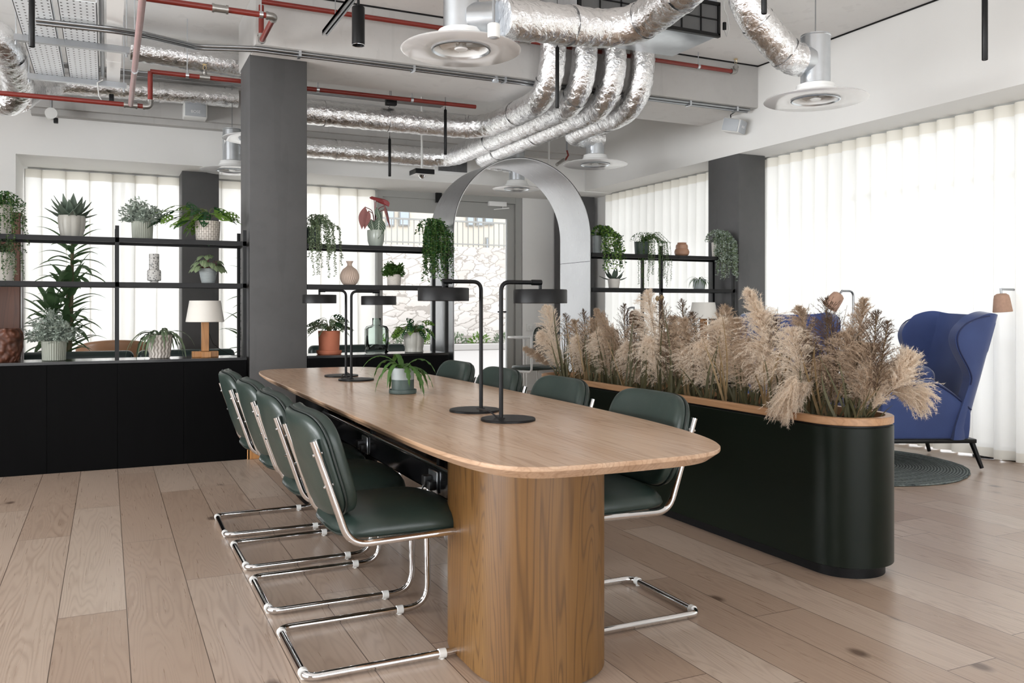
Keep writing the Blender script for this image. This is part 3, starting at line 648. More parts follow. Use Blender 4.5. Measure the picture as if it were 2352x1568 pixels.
# lower-left fire pipe: runs right, turns up, runs on behind the column
zA = 2.75; YA = P(200, 232, z=zA).y
e1 = P(345, 248, y=YA); e2 = P(345, 164, y=YA)
ptsA = [(-3.2, YA, zA), (e1.x, YA, zA), (e1.x, YA, e2.z)]
pA = pipe('fire_pipe', 'dark red fire pipe running low across the left bay and turning up in a loop', 'pipe', ptsA, .019, 'red', fit=[((P(300, 246, y=YA).x, YA, zA), (1, 0, 0))])
pA2 = pipe('fire_pipe', 'red fire pipe running behind the dark column below the wide beam', 'pipe', [(e1.x, YA, e2.z), (3.12, YA, e2.z)], .019, 'red', clips=[((P(x_, 215, y=YA).x, YA, e2.z), (1, 0, 0)) for x_ in (430, 730, 946)])
sx_ = P(470, 170, y=YA)
MB().tube([(sx_.x - .04, YA, e2.z), (sx_.x + .04, YA, e2.z)], .026, 12).tube([(sx_.x, YA, e2.z), (sx_.x, YA, e2.z + .03)], .02, 10).obj('tee_fitting', M['fitting'], pA2)
sprinkler(pA2, (sx_.x, YA, e2.z + .025))
xt = P(300, 246, y=YA).x
pipe('fire_pipe', 'faded pink pipe rising toward the camera in front of the white trays', 'pipe', [(xt, YA, zA), (P(326, 0, z=zA).x, 3.3, zA)], .019, 'pink', clips=[((xt, 6.3, zA), (0, 1, 0))])
YC = 6.35; c0 = P(600, 6, y=YC); c1 = P(1690, 163, y=YC); zc = (c0.z + c1.z) / 2
root = pipe('fire_pipe', 'long red fire pipe along the face of the wide concrete beam', 'pipe', [(c0.x, YC, zc), (c1.x, YC, zc), (c1.x, YC, zc + .045)], .019, 'red', fit=[((P(1205, 97, y=YC).x, YC, zc), (1, 0, 0))], clips=[((P(1604, 150, y=YC).x, YC, zc), (1, 0, 0))])
sprinkler(root, (c1.x, YC, zc + .04))
xt2 = P(1205, 97, y=YC).x
MB().tube([(xt2, YC, zc), (xt2, YC, zc + .13)], .017, 12).obj('riser', M['red'], root)
zd = P(597, 95, y=YC).z; g1 = P(630, 38, z=zd)
pipe('fire_pipe', 'red and pink pipe dropping beside the top of the dark column and turning left', 'pipe', [(c0.x, YC, zc - .03), (c0.x, YC, zd), (g1.x, g1.y, zd), (-1.0, g1.y, zd)], .019, 'red', fit=[((P(508, 14, z=zd).x, g1.y, zd), (1, 0, 0))], clips=[((P(600, 33, z=zd).x, g1.y, zd), (1, 0, 0))])
# conduits
def conduit_pair(label, pts, off=(0, .034, -.012), n=2):
    root = thing('conduit', label, 'conduit', pts[0])
    for k in range(n): MB().tube(fillet([Vector(p) + Vector(off) * k for p in pts], .12, 6), .0125, 10).obj('tube', M['conduit'], root)
    return root
YK = 6.50
kz = ZB - .014
cr = conduit_pair('pair of grey conduits running under the front edge of the wide concrete beam', [P(82, 45, z=2.91), P(262, 65, z=2.92), P(332, 76, z=2.95), P(452, 105, z=kz - .01), (.99, YK, kz), (5.62, YK, kz)])
cl = MB()
for x in (1.30, 2.2, 3.0, 3.6, 4.9, 5.45): cl.box((x, YK - .02, kz - .03), (x + .02, YK + .06, kz + .014))
cl.obj('saddle_clips', M['steel'], cr, smooth=False)
MB().lathe([(.03, -.03), (.03, .012)], (2.93, YK + .017, kz), 16).obj('junction_box', M['steel'], cr)
conduit_pair('grey conduits running above the long foil duct behind the beam', [(-.4, 7.95, 3.16), (P(1020, 238, y=7.95).x, 7.95, 3.16)], n=3, off=(0, .045, 0))
jb = thing('junction_box', 'black junction box above the long foil duct', 'junction box', P(898, 236, y=7.62))
q = P(898, 236, y=7.62); MB().rbox((q.x - .05, q.y - .03, q.z - .025), (q.x + .05, q.y + .03, q.z + .035), .006, 2).obj('body', M['black'], jb)
MB().tube([(q.x, q.y, q.z + .03), (q.x, q.y, ZC)], .004, 6).obj('rod', M['conduit'], jb)
# perforated cable trays
def mk_perf():
    t = NT('perforated white steel'); s = t.n('ShaderNodeSeparateXYZ'); t.link(t.coord('Object'), s.inputs[0])
    fx = t.math('SUBTRACT', t.math('FRACT', t.math('DIVIDE', s.outputs[0], .034)), .5); fy = t.math('SUBTRACT', t.math('FRACT', t.math('DIVIDE', s.outputs[1], .058)), .5)
    d = t.math('ADD', t.math('POWER', t.math('MULTIPLY', fx, .034 / .0062), 2), t.math('POWER', t.math('MULTIPLY', fy, .058 / .009), 2))
    h = t.math('LESS_THAN', d, 1)
    t.set(Base_Color=t.mix(h, srgb(228, 234, 238), srgb(30, 30, 32)), Roughness=.35, Metallic=.0); return t.m
M['perf'] = mk_perf()
ZT = 2.95
def tray(xa, xb, label, ya, mat='perf'):
    root = thing('cable_tray', label, 'cable tray', (xa, 3.0, ZT))
    y0, gap = 3.0, .05
    for a, b in ((3.0, 5.55), (5.62, ya)):
        mb = MB().box((xa, a, ZT), (xb, b, ZT + .003)).box((xa, a, ZT), (xa + .004, b, ZT + .05)).box((xb - .004, a, ZT), (xb, b, ZT + .05))
        mb.obj('tray_section', M[mat], root, smooth=False)
    return root
tx = [P(81, 173, z=ZT).x, P(149, 178, z=ZT).x, P(161, 181, z=ZT).x, P(228, 187, z=ZT).x, P(245, 188, z=ZT).x, P(275, 190, z=ZT).x]
tray(tx[0], tx[1], 'left one of two white perforated trays hanging at upper left', 7.52)
tray(tx[2], tx[3], 'right one of two white perforated trays hanging at upper left', 7.52)
tk = thing('cable_trunking', 'plain white trunking beside the perforated trays', 'trunking', (tx[4], 3, ZT))
MB().box((tx[4], 3.0, ZT), (tx[5], 7.52, ZT + .06)).obj('body', M['white'], tk, smooth=False)
for y_ in (4.6, 6.1, 6.9): MB().box((tx[4] - .003, y_, ZT - .002), (tx[5] + .003, y_ + .08, ZT + .062)).obj('cover_joint', M['white'], tk, smooth=False)
tl = thing('power_track', 'grey track rail between the right tray and the trunking', 'rail', (P(232, 187, z=ZT).x, 3, ZT))
MB().tube([(P(236, 187, z=ZT).x, 3.0, ZT + .03), (P(236, 187, z=ZT).x, 7.5, ZT + .03)], .014, 8).obj('rail', M['conduit'], tl)
for y_, za, la in ((7.5, 178, 'far dark steel channel carrying the white trays'), (6.46, 90, 'near dark steel channel carrying the white trays')):
    xa, xb = tx[0] - .05, tx[5] + .05
    ch = thing('support_channel', la, 'channel', (xa, y_, ZT - .045))
    MB().box((xa, y_, ZT - .042), (xb, y_ + .042, ZT - .001)).obj('channel', M['conduit'], ch, smooth=False)
    for x in (xa + .01, xb - .02): MB().tube([(x, y_ + .02, ZT - .06), (x, y_ + .02, ZC)], .004, 6).lathe([(.008, -.07), (.008, -.05)], (x, y_ + .02, ZT), 8).obj('hanger_rod', M['steel'], ch)
# small fixtures of the left bay
q = P(261, 56, D=5.6); sp = thing('sensor', 'small grey cylinder sensor under the trunking', 'sensor', q)
MB().lathe([(.027, -.03), (.03, -.026), (.03, .05), (.012, .055)], q, 20).obj('body', M['steel'], sp); MB().tube([(q.x, q.y, q.z + .05), (q.x, q.y, ZT)], .01, 8).obj('stem', M['steel'], sp)
q = P(118, 262, y=9.5); al = thing('alarm_sounder', 'small round white alarm sounder hanging before the far beam', 'alarm', q)
MB().tube([(q.x, q.y, q.z - .03), (q.x, q.y, ZC)], .012, 8).obj('conduit', M['conduit'], al); MB().tube([(q.x, q.y - .05, q.z), (q.x, q.y + .03, q.z)], .055, 20).obj('body', M['white_plastic'], al); MB().rbox((q.x + .02, q.y - .05, q.z - .09), (q.x + .06, q.y, q.z - .04), .006, 2).obj('connector', M['black'], al)
for px, lab in ((256, 'black plug hanging on a white cable below the trays'),):
    q = P(px, 228, y=7.49); pl = thing('cable_connector', lab, 'connector', q)
    MB().rbox((q.x - .018, q.y - .015, q.z - .035), (q.x + .018, q.y + .015, q.z + .04), .005, 2).obj('plug', M['black'], pl)
    MB().tube([q + Vector((0, 0, -.03)), q + Vector((-.05, 0, -.05)), q + Vector((-.09, 0, .02)), q + Vector((-.1, 0, .12)), q + Vector((-.06, 0, ZT - q.z))], .005, 6).obj('cable', M['cable_white'], pl)
# right bay: black grille unit
Yg = 5.12
a = P(1380, 0, y=Yg); b2 = P(1655, 82, y=Yg); zt_ = P(1655, 10, y=Yg).z; zt_ = min(zt_, ZC - .02)
gu = thing('air_handling_unit', 'boxy air unit with a black mesh grille at top centre right', 'air unit', (b2.x, Yg, b2.z))
xl = P(1330, 0, y=Yg).x
MB().rbox((xl, Yg + .03, b2.z), (b2.x, Yg + .6, ZC), .01, 2).obj('casing', M['steel'], gu)
gm = MB().box((xl, Yg, b2.z - .012), (b2.x, Yg + .03, b2.z + .014)).box((xl, Yg, zt_ - .012), (b2.x, Yg + .03, zt_ + .014)).box((b2.x - .02, Yg, b2.z), (b2.x, Yg + .03, zt_)).box((xl, Yg, b2.z), (xl + .02, Yg + .03, zt_))
gm.box((xl, Yg + .004, (b2.z + zt_) / 2 - .004), (b2.x, Yg + .012, (b2.z + zt_) / 2 + .004))
for k in range(1, 7): x = b2.x - (b2.x - xl) * k / 7; gm.box((x - .004, Yg + .004, b2.z), (x + .004, Yg + .012, zt_))
gm.obj('grille_frame', M['black'], gu, smooth=False)
def mk_mesh():
    t = NT('dark filter mesh'); br = t.n('ShaderNodeTexBrick', i_Scale=120.0); br.offset = 0; br.inputs['Mortar Size'].default_value = .05; br.inputs['Brick Width'].default_value = .5
    t.link(t.coord('Object', (1, 1, 1), rot=(PI / 2, 0, 0)), br.inputs['Vector']); br.inputs['Color1'].default_value = srgb(60, 60, 60); br.inputs['Color2'].default_value = srgb(70, 70, 70); br.inputs['Mortar'].default_value = srgb(120, 120, 120)
    t.set(Base_Color=br.outputs[0], Roughness=.5, Metallic=.4); return t.m
M['mesh'] = mk_mesh()
MB().box((xl, Yg + .014, b2.z), (b2.x, Yg + .03, zt_)).obj('filter_mesh', M['mesh'], gu, smooth=False)
q = P(1664, 60, y=Yg + .1); ck = thing('cable_connector', 'black plug on a looped white cable beside the grille unit', 'connector', q)
MB().rbox((q.x - .012, q.y - .01, q.z - .03), (q.x + .012, q.y + .01, q.z + .03), .004, 2).obj('plug', M['black'], ck)
MB().tube([q + Vector((0, 0, -.03)), q + Vector((.02, 0, -.075)), q + Vector((.045, 0, -.02)), q + Vector((.03, 0, .08)), q + Vector((0, 0, .12)), Vector((q.x - .01, q.y, ZC))], .004, 6).obj('cable', M['cable_white'], ck)
# detector
q = P(1134, 72, D=3.9); dt = thing('smoke_detector', 'small white cylinder detector hanging before the large diffuser', 'detector', q)
MB().lathe([(.012, -.03), (.026, -.03), (.0285, -.024), (.0285, .03), (.024, .034)], q, 28).obj('body', M['white_plastic'], dt)
MB().lathe([(.006, -.034), (.014, -.033), (.02, -.03)], q, 20).obj('lens', M['grey_plastic'], dt); MB().tube([(q.x, q.y, q.z + .03), (q.x, q.y, ZC)], .007, 8).obj('conduit', M['conduit'], dt)
# track and spot
ZK = 3.02; ta = P(746, 82, z=ZK)
tk = thing('light_track', 'black lighting track at top left of centre', 'track', (ta.x, ta.y, ZK))
MB().box((ta.x - .018, 3.4, ZK), (ta.x - .006, ta.y, ZK + .035)).box((ta.x + .006, 3.4, ZK), (ta.x + .018, ta.y, ZK + .035)).box((ta.x - .018, 3.4, ZK + .012), (ta.x + .018, ta.y, ZK + .035)).obj('rail', M['black_gloss'], tk, smooth=False)
MB().tube([(ta.x, ta.y - .3, ZK + .03), (ta.x, ta.y - .3, ZC)], .003, 6).tube([(ta.x, 3.6, ZK + .03), (ta.x, 3.6, ZC)], .003, 6).obj('suspension_wire', M['conduit'], tk)
q = P(823, 104, D=5.15); q.x = max(q.x, ta.x + .0); s0 = thing('spotlight', 'matt black cylinder spotlight hanging from the track', 'spotlight', q)
zt2 = P(823, 18, D=5.15).z
MB().lathe([(.0001, .06), (.028, .05), (.034, .0), (.038, .0), (.0385, .004), (.0385, zt2 - q.z), (.036, zt2 - q.z + .004)], q, 32, cap=False).lathe([(.036, zt2 - q.z + .004), (.0001, zt2 - q.z + .004)], q, 32, cap=False).obj('body', M['black'], s0)
MB().lathe([(.034, .0005), (.038, -.0015), (.0385, .002)], q, 32, cap=False).obj('rim', M['chrome'], s0)
MB().tube([(q.x, q.y, zt2 + .004), (q.x, q.y, ZK), (ta.x, q.y, ZK + .01)], .009, 8).obj('arm', M['black'], s0)
# thin black pendants
for (px, ya, yb, w, lab) in ((1280, 110, 248, 9, 'thin black tube pendant in front of the curving foil ducts'), (1023, 253, 355, 7, 'thin black tube pendant left of the metal arch'), (895, 320, 405, 6.5, 'far thin black tube pendant above the red leaved plant'),
                             (73, -60, 108, 13, 'black tube pendant in front of the perforated trays'), (2262, -60, 138, 13, 'black tube pendant at the top right above the curtain'), (1755, -80, 32, 13, 'black tube pendant crossing the curved foil duct at upper right')):
    D = .028 * 1965 / w; q = P(px, yb, D=D); zt3 = P(px, ya, D=D).z
    r_ = thing('tube_pendant', lab, 'pendant lamp', q)
    MB().lathe([(.011, .002), (.0125, 0), (.014, .002), (.014, zt3 - q.z), (.004, zt3 - q.z + .012), (.004, zt3 - q.z + .03)], q, 20).obj('tube', M['black'], r_)
    MB().tube([(q.x, q.y, zt3), (q.x, q.y, ZC)], .0022, 6).obj('cord', M['cable'], r_)
# square sensor, vent grille, red wire, speakers
q = P(969, 402, y=9.0); se = thing('ceiling_camera', 'square black edged white panel with a small dome hanging on a rod', 'camera', q)
hw = .11
MB().rbox((q.x - hw, q.y - hw, q.z), (q.x + hw, q.y + hw, q.z + .055), .004, 1).obj('housing', M['black'], se); MB().rbox((q.x - hw + .004, q.y - hw + .004, q.z - .004), (q.x + hw - .004, q.y + hw - .004, q.z + .0), .002, 1).obj('face', M['white'], se)
MB().lathe([(.0001, -.04), (.02, -.036), (.034, -.02), (.04, -.004)], q, 20).obj('dome', M['chrome'], se); MB().tube([(q.x, q.y, q.z + .05), (q.x, q.y, ZC)], .012, 8).obj('rod', M['white_plastic'], se)
a = P(1006, 352, y=9.775); b2 = P(1072, 397, y=9.775); vg = thing('vent_grille', 'white framed air grille on the far wall behind the ducts', 'vent', (b2.x, 9.775, b2.z))
MB().box((a.x - .05, 9.765, b2.z - .04), (b2.x + .05, 9.78, a.z + .04)).obj('frame', M['white'], vg, smooth=False)
g = MB()
for k in range(24): x = a.x + (b2.x - a.x) * k / 24; g.box((x, 9.755, b2.z), (x + .006, 9.768, a.z))
for k in range(12): z = b2.z + (a.z - b2.z) * k / 12; g.box((a.x, 9.756, z), (b2.x, 9.767, z + .004))
g.obj('grid', M['conduit'], vg, smooth=False); MB().box((a.x, 9.764, b2.z), (b2.x, 9.766, a.z)).obj('backing', M['black'], vg, smooth=False)
q = P(1302, 345, y=9.3); rw = thing('pipe_end', 'cut grey pipe with a short red tail hanging below the ducts', 'pipe', q)
MB().tube([q, q + Vector((.02, 0, -.06)), q + Vector((-.02, 0, -.12)), q + Vector((-.06, 0, -.14))], .012, 8).obj('red_tail', M['red'], rw); MB().tube([(q.x, q.y, q.z), (q.x, q.y, ZC)], .011, 8).obj('conduit', M['conduit'], rw); MB().tube([q + Vector((-.04, 0, -.12)), q + Vector((-.17, -.05, -.2))], .022, 8).obj('cut_end', M['fitting'], rw)
q = P(1261, 372, y=9.4); hr = thing('hanger_rod', 'thin white rod hanging in front of the far wall beside the arch top', 'rod', q); MB().tube([(q.x, q.y, 2.7), (q.x, q.y, ZC)], .012, 8).obj('rod', M['white_plastic'], hr)
def text(body, name, loc, size, rot, mat, parent, ext=.0008):
    c = bpy.data.curves.new(name, 'FONT'); c.body = body; c.size = size; c.extrude = ext; c.align_x = 'CENTER'; c.align_y = 'CENTER'; c.shear = .0; c.materials.append(mat)
    o = bpy.data.objects.new(name, c); C.objects.link(o); L = Vector((0, 0, 0)); q = parent
    while q is not None: L = L + q.location; q = q.parent
    me = bpy.data.meshes.new_from_object(o.evaluated_get(bpy.context.evaluated_depsgraph_get())); bpy.data.objects.remove(o)
    o = bpy.data.objects.new(name, me); C.objects.link(o); o.location = Vector(loc) - L; o.rotation_euler = rot; o.parent = parent; return o
a = P(421, 234, y=9.45); b2 = P(476, 274, y=9.45); spk = thing('loudspeaker', 'white box loudspeaker on the far beam left of the dark column', 'loudspeaker', ((a.x + b2.x) / 2, 9.5, b2.z))
MB().rbox((a.x, 9.42, b2.z), (b2.x, 9.6, a.z), .015, 3).obj('cabinet', M['white_plastic'], spk); MB().rbox((a.x + .015, 9.412, b2.z + .015), (b2.x - .015, 9.424, a.z - .015), .004, 2).obj('grille', M['grey_plastic'], spk)
text('BOSE', 'badge', ((a.x + b2.x) / 2, 9.409, (a.z + b2.z) / 2 - .02), .04, (PI / 2, 0, 0), M['label_mark'], spk)
q = P(1684, 290, x=5.56); sk = thing('loudspeaker', 'white loudspeaker tilted on the right wall under the beam end', 'loudspeaker', q)
rot = Matrix.Rotation(math.radians(28), 3, 'Z') @ Matrix.Rotation(math.radians(14), 3, 'X')
mb = MB().rbox((-.10, -.11, -.068), (.07, .08, .068), .02, 3); mb.v = [tuple(rot @ Vector(v) + q) for v in mb.v]; mb.obj('cabinet', M['white_plastic'], sk)
mb = MB().rbox((-.108, -.095, -.058), (-.096, .065, .058), .005, 2); mb.v = [tuple(rot @ Vector(v) + q) for v in mb.v]; mb.obj('grille', M['grey_plastic'], sk)
mb = MB().rbox((-.10, -.116, -.060), (.05, -.107, .060), .008, 2); mb.v = [tuple(rot @ Vector(v) + q) for v in mb.v]; mb.obj('front_grille', M['grey_plastic'], sk)
t_ = text('BOSE', 'badge', rot @ Vector((-.03, -.118, 0)) + q, .03, (PI / 2 + math.radians(14), 0, math.radians(28)), M['label_mark'], sk)
MB().tube([q + Vector((.05, 0, 0)), (5.69, q.y + .02, q.z)], .02, 10).obj('bracket', M['white_plastic'], sk); MB().tube([q + Vector((.0, .03, .06)), q + Vector((0, .04, .12)), (q.x - .06, 6.53, ZB - .02)], .005, 6).obj('cable', M['cable'], sk)

# ================================================================== TABLE
TX0, TX1, TY0, TY1 = .848, 1.772, 1.935, 5.89
def table():
    cx, cy = (TX0 + TX1) / 2, (TY0 + TY1) / 2; hw, hl = (TX1 - TX0) / 2, (TY1 - TY0) / 2
    def outline(d, n=160):
        o = []
        for k in range(n):
            t = 2 * PI * k / n; c, s_ = math.cos(t), math.sin(t); e = .27 if c < 0 else .40
            u = math.copysign(abs(c) ** e, c); v = math.copysign(abs(s_) ** e, s_)
            yy = cy + (hl - d) * v; w = (1 - v * v) * .05 if u > 0 else 0
            o.append((cx + (hw - d + w) * u, yy - .03 * math.copysign(1, v) * u * u * min(1, abs(v) ** 6)))
        return o
    root = thing('dining_table', 'long pale oak table with rounded corners and a wide rounded oak leg', 'table', (cx, cy, 0))
    mb = MB(); rs = []
    for d, z in ((.05, .703), (.03, .704), (.001, .728), (0, .731), (0, .738), (.002, .74), (.006, .7402)):
        rs.append([(x, y, z) for x, y in outline(d)])
    mb.rings(rs).obj('tabletop', M['table'], root, angle=.5)
    for y_ in (2.575, 5.17):
        n = 26; o = stadium(1.262, y_, .222, .09, n)
        mb = MB(); mb.rings([[(1.262 + (x - 1.262) * k, y_ + (y - y_) * k, z) for x, y in o] for k, z in ((.965, 0), (.965, .006), (.985, .006), (1, .008), (1, .70), (.99, .704))])
        mb = mb.obj('leg', M['leg_oak'] if y_ < 4 else M['black_ash'], root, angle=.5)
        if y_ > 4: mb['label'] = 'black far leg'
    # cable tray under the top
    ct = MB().box((1.125, 2.85, .448), (1.128, 4.98, .545)).box((1.125, 2.85, .448), (1.42, 4.98, .452)).box((1.417, 2.85, .448), (1.42, 4.98, .545)).box((1.118, 2.85, .541), (1.20, 4.30, .546)).box((1.118, 4.3, .541), (1.15, 4.98, .546))
    for y_ in (3.0, 3.9, 4.85): ct.box((1.40, y_, .54), (1.42, y_ + .03, .705)).box((1.12, y_, .54), (1.14, y_ + .03, .705))
    ct.obj('cable_tray', M['black_gloss'], root, smooth=False)
    MB().tube([(1.128, 2.85, .553), (1.128, 4.98, .553)], .011, 14).obj('tray_glint_rail', M['chrome'], root)  # polished tube added so the tray's top edge shows a bright highlight
    MB().box((1.52, 2.9, .66), (1.56, 4.95, .702)).obj('support_rail', M['black'], root, smooth=False)
    for px, py in ((994, 1101), (837, 1020)):
        q = P(px, py, x=1.118); so = MB().rbox((1.117, q.y - .048, .452), (1.125, q.y + .048, .535), .003, 1).obj('socket_plate', M['steel'], root)
        MB().rbox((1.085, q.y + .0, .475), (1.118, q.y + .04, .515), .005, 2).rbox((1.09, q.y - .042, .465), (1.118, q.y - .006, .5), .005, 2).obj('plug', M['cable'], so)
        MB().tube(fillet([(1.09, q.y + .02, .48), (1.07, q.y + .03, .42), (1.12, q.y + .05, .40), (1.16, q.y + .1, .46)], .03, 4), .004, 6).obj('cable', M['cable'], so)
    rnd = random.Random(3)
    for k in range(5):
        y_ = 4.25 + .1 * k; pts = [(1.16 + rnd.uniform(0, .1), y_, .70), (1.15 + rnd.uniform(-.02, .1), y_ + rnd.uniform(-.1, .1), .62), (1.2, y_ + rnd.uniform(-.15, .15), .50), (1.25, y_ + rnd.uniform(-.2, .2), .46)]
        MB().tube(fillet(pts, .05, 5), .004, 6).obj('loose_cable', M['cable'], root)
table()

# ================================================================== CANTILEVER CHAIRS (local: rear of base at x=0, facing +x)
def chair(label, loc, rz, grp):
    root = thing('cantilever_chair', label, 'chair', loc, rz, grp)
    r = .0122; w = .225; zb = r + .006
    pts = [(.034, -w, .742), (.148, -w, .408), (.562, -w, .416), (.568, -w, zb), (.012, -w, zb), (.012, w, zb), (.568, w, zb), (.562, w, .416), (.148, w, .408), (.034, w, .742)]
    path = fillet(pts, [.085, .085, .085, .042, .042, .085, .085, .085], 9)
    MB().tube(path, r, 16).obj('frame', M['chrome'], root, world=False)
    for s_ in (-1, 1):
        MB().tube([(.455 - .012, s_ * w, zb), (.455 + .012, s_ * w, zb)], r + .0035, 16).lathe([(.008, 0), (.009, .008)], (.455, s_ * w, 0), 8).obj('glide_collar', M['white_plastic'], root, world=False)
        MB().tube([(.012, s_ * (w - .042) - .01, zb), (.012, s_ * (w - .042) + .01, zb)], r + .0035, 16).lathe([(.008, 0), (.009, .008)], (.012, s_ * (w - .042), 0), 8).obj('glide_collar', M['white_plastic'], root, world=False)
    th = math.atan2(.102, .334); lean = th
    def wb(off):
        def f(u, v, h):
            # u lateral, v along the back, h forward thickness
            bx = .064 - v * math.sin(lean); bz = .645 + v * math.cos(lean)
            c = .034 * (u / .225) ** 2 - .010 + .006 * (v / .17) ** 2
            return (bx + (h + off + c) * math.cos(lean), u, bz + (h + off + c) * math.sin(lean) * .9)
        return f
    fr = MB(); pad(fr, .238, .178, [(.10, .052), (.03, .050), (.008, .043), (0, .034), (0, .012), (.003, .004)], wb(.012), .5, 64)
    fr.obj('backrest', M['leather'], root, world=False, angle=3)
    bk = MB(); pad(bk, .236, .176, [(.003, .000), (0, -.006), (.002, -.014), (.012, -.022), (.04, -.025), (.12, -.026)], wb(.012), .5, 64)
    bk.v = bk.v; bk.f = [f[::-1] for f in bk.f]; bk.obj('back_panel', M['leather'], root, world=False, angle=3)
    pp = [wb(.012)(u, v, .002) for u, v in superell(.2375, .1775, .5, 64)]
    MB().tube(pp + [pp[0]], .004, 6).obj('piping', M['piping'], root, world=False)
    def ws(u, v, h):
        x = .345 + v; t = max(0, (x - .40) / .2); z = .425 + h * (1 - .25 * (u / .225) ** 2) - .035 * t * t - .004 + (.012 if x < .2 else 0) * 0
        z += -.02 * max(0, (.24 - x) / .12) ** 1.5 if h > .02 else 0
        return (x, u, z)
    st = MB(); pad(st, .222, .232, [(.10, -.006), (.02, -.004), (.006, .002), (0, .014), (0, .030), (.005, .050), (.018, .066), (.045, .078), (.10, .088), (.16, .092)], ws, .5, 64)
    st.obj('seat', M['leather'], root, world=False, angle=3)
    for s_ in (-1, 1):
        for z in (.70, .60):
            x = .034 + (.742 - z) * .335
            MB().tube([(x - .016, s_ * w, z - .005), (x + .014, s_ * w, z + .004)], .0045, 8).obj('bolt', M['chrome'], root, world=False)
    return root
ch0 = chair('nearest green leather cantilever chair on the left side of the table', (.538, 2.86, 0), 0, 'green cantilever chairs along the left of the table')
for y_, lab, rz in ((3.495, 'second nearest green leather cantilever chair on the left side of the table', -.0), (4.085, 'third green leather cantilever chair from the front on the left of the table', .01), (4.69, 'farthest green leather cantilever chair on the left of the table, before the black cabinet', -.01)):
    dup(ch0, (.538 - (.012 if y_ > 4.5 else 0), y_, 0), rz, lab)
for y_, lab in ((2.80, 'nearest green leather cantilever chair on the right side, in front of the planter'), (3.53, 'second green leather cantilever chair from the front on the right of the table'),
                (4.22, 'third green leather cantilever chair from the front on the right, behind the right lamp'), (4.86, 'farthest green leather cantilever chair on the right side of the table')):
    dup(ch0, (2.00, y_, 0), PI, lab, 'green cantilever chairs along the right of the table')

# ================================================================== TABLE LAMPS
def desk_lamp(label, base_px, stem_px, sgn, D_shade=.10, height=.49, arm=.16):
    b = P(*base_px, z=.74); z0 = .7402
    root = thing('table_lamp', label, 'lamp', (b.x, b.y, z0), 0)
    sx = b.x - sgn * .028; top = z0 + height + .014
    MB().lathe([(.095, 0), (.1, .001), (.1, .007), (.098, .009)], (b.x, b.y, z0), 56).obj('base', M['lamp_black'], root)
    MB().lathe([(.016, .009), (.014, .012)], (sx, b.y, z0), 20).tube(fillet([(sx, b.y, z0 + .008), (sx, b.y, top), (sx + sgn * arm, b.y, top)], .035, 8), .0078, 14).obj('stem', M['lamp_black'], root)
    ex = sx + sgn * arm
    MB().tube([(ex - sgn * .035, b.y, top), (ex + sgn * .004, b.y, top)], .0105, 14).tube([(ex, b.y, top - .002), (ex, b.y, top - .03)], .006, 10).obj('joint', M['lamp_black'], root)
    zs = top - .076
    MB().lathe([(.0001, .05), (.098, .05), (.1, .047), (.1, .0), (.098, -.001), (.097, .001), (.097, .044), (.0001, .046)], (ex, b.y, zs), 64, cap=False).obj('shade', M['lamp_black'], root)
    MB().lathe([(.0001, .040), (.094, .040), (.0955, .005)], (ex, b.y, zs), 48, cap=False).lathe([(.0001, .025), (.05, .027), (.055, .04)], (ex, b.y, zs), 32, cap=False).obj('reflector', M['copper'], root)
    return root, sx, b
l1 = desk_lamp('near right black table lamp with drum shade turned right', (1167, 965), 0, 1)
l2 = desk_lamp('black table lamp with drum shade turned left, beside the near right lamp', (1090, 944), 0, -1, height=.50)
l3 = desk_lamp('far black table lamp with drum shade turned right, before the green glass bottle', (818, 873), 0, 1, height=.49)
l4 = desk_lamp('farthest black table lamp with drum shade turned left, before the terracotta pot', (784, 864), 0, -1, height=.50)
def cable(label, pts, r=.003, mat='cable', rad=.03):
    root = MB().tube(fillet(pts, rad, 6), r, 8).obj('power_cable', M[mat]); tag(root, label, 'cable'); return root
cable('black lamp cable lying on the table between the two near lamps', [(l1[1], l1[2].y + .02, .746), (l1[1] - .03, l1[2].y + .05, .775), (l1[1] - .05, l1[2].y + .12, .775), (l2[1] + .02, l2[2].y - .06, .7445), (l2[1] + .03, l2[2].y - .02, .7435)])
cable('black lamp cable looped on the table between the two far lamps', [(l3[1] - .01, l3[2].y + .01, .746), (l3[1] - .03, l3[2].y + .06, .775), (l3[1] - .02, l3[2].y + .16, .7445), (l4[1] + .03, l4[2].y - .04, .7445), (l4[1] + .012, l4[2].y + .02, .76)])

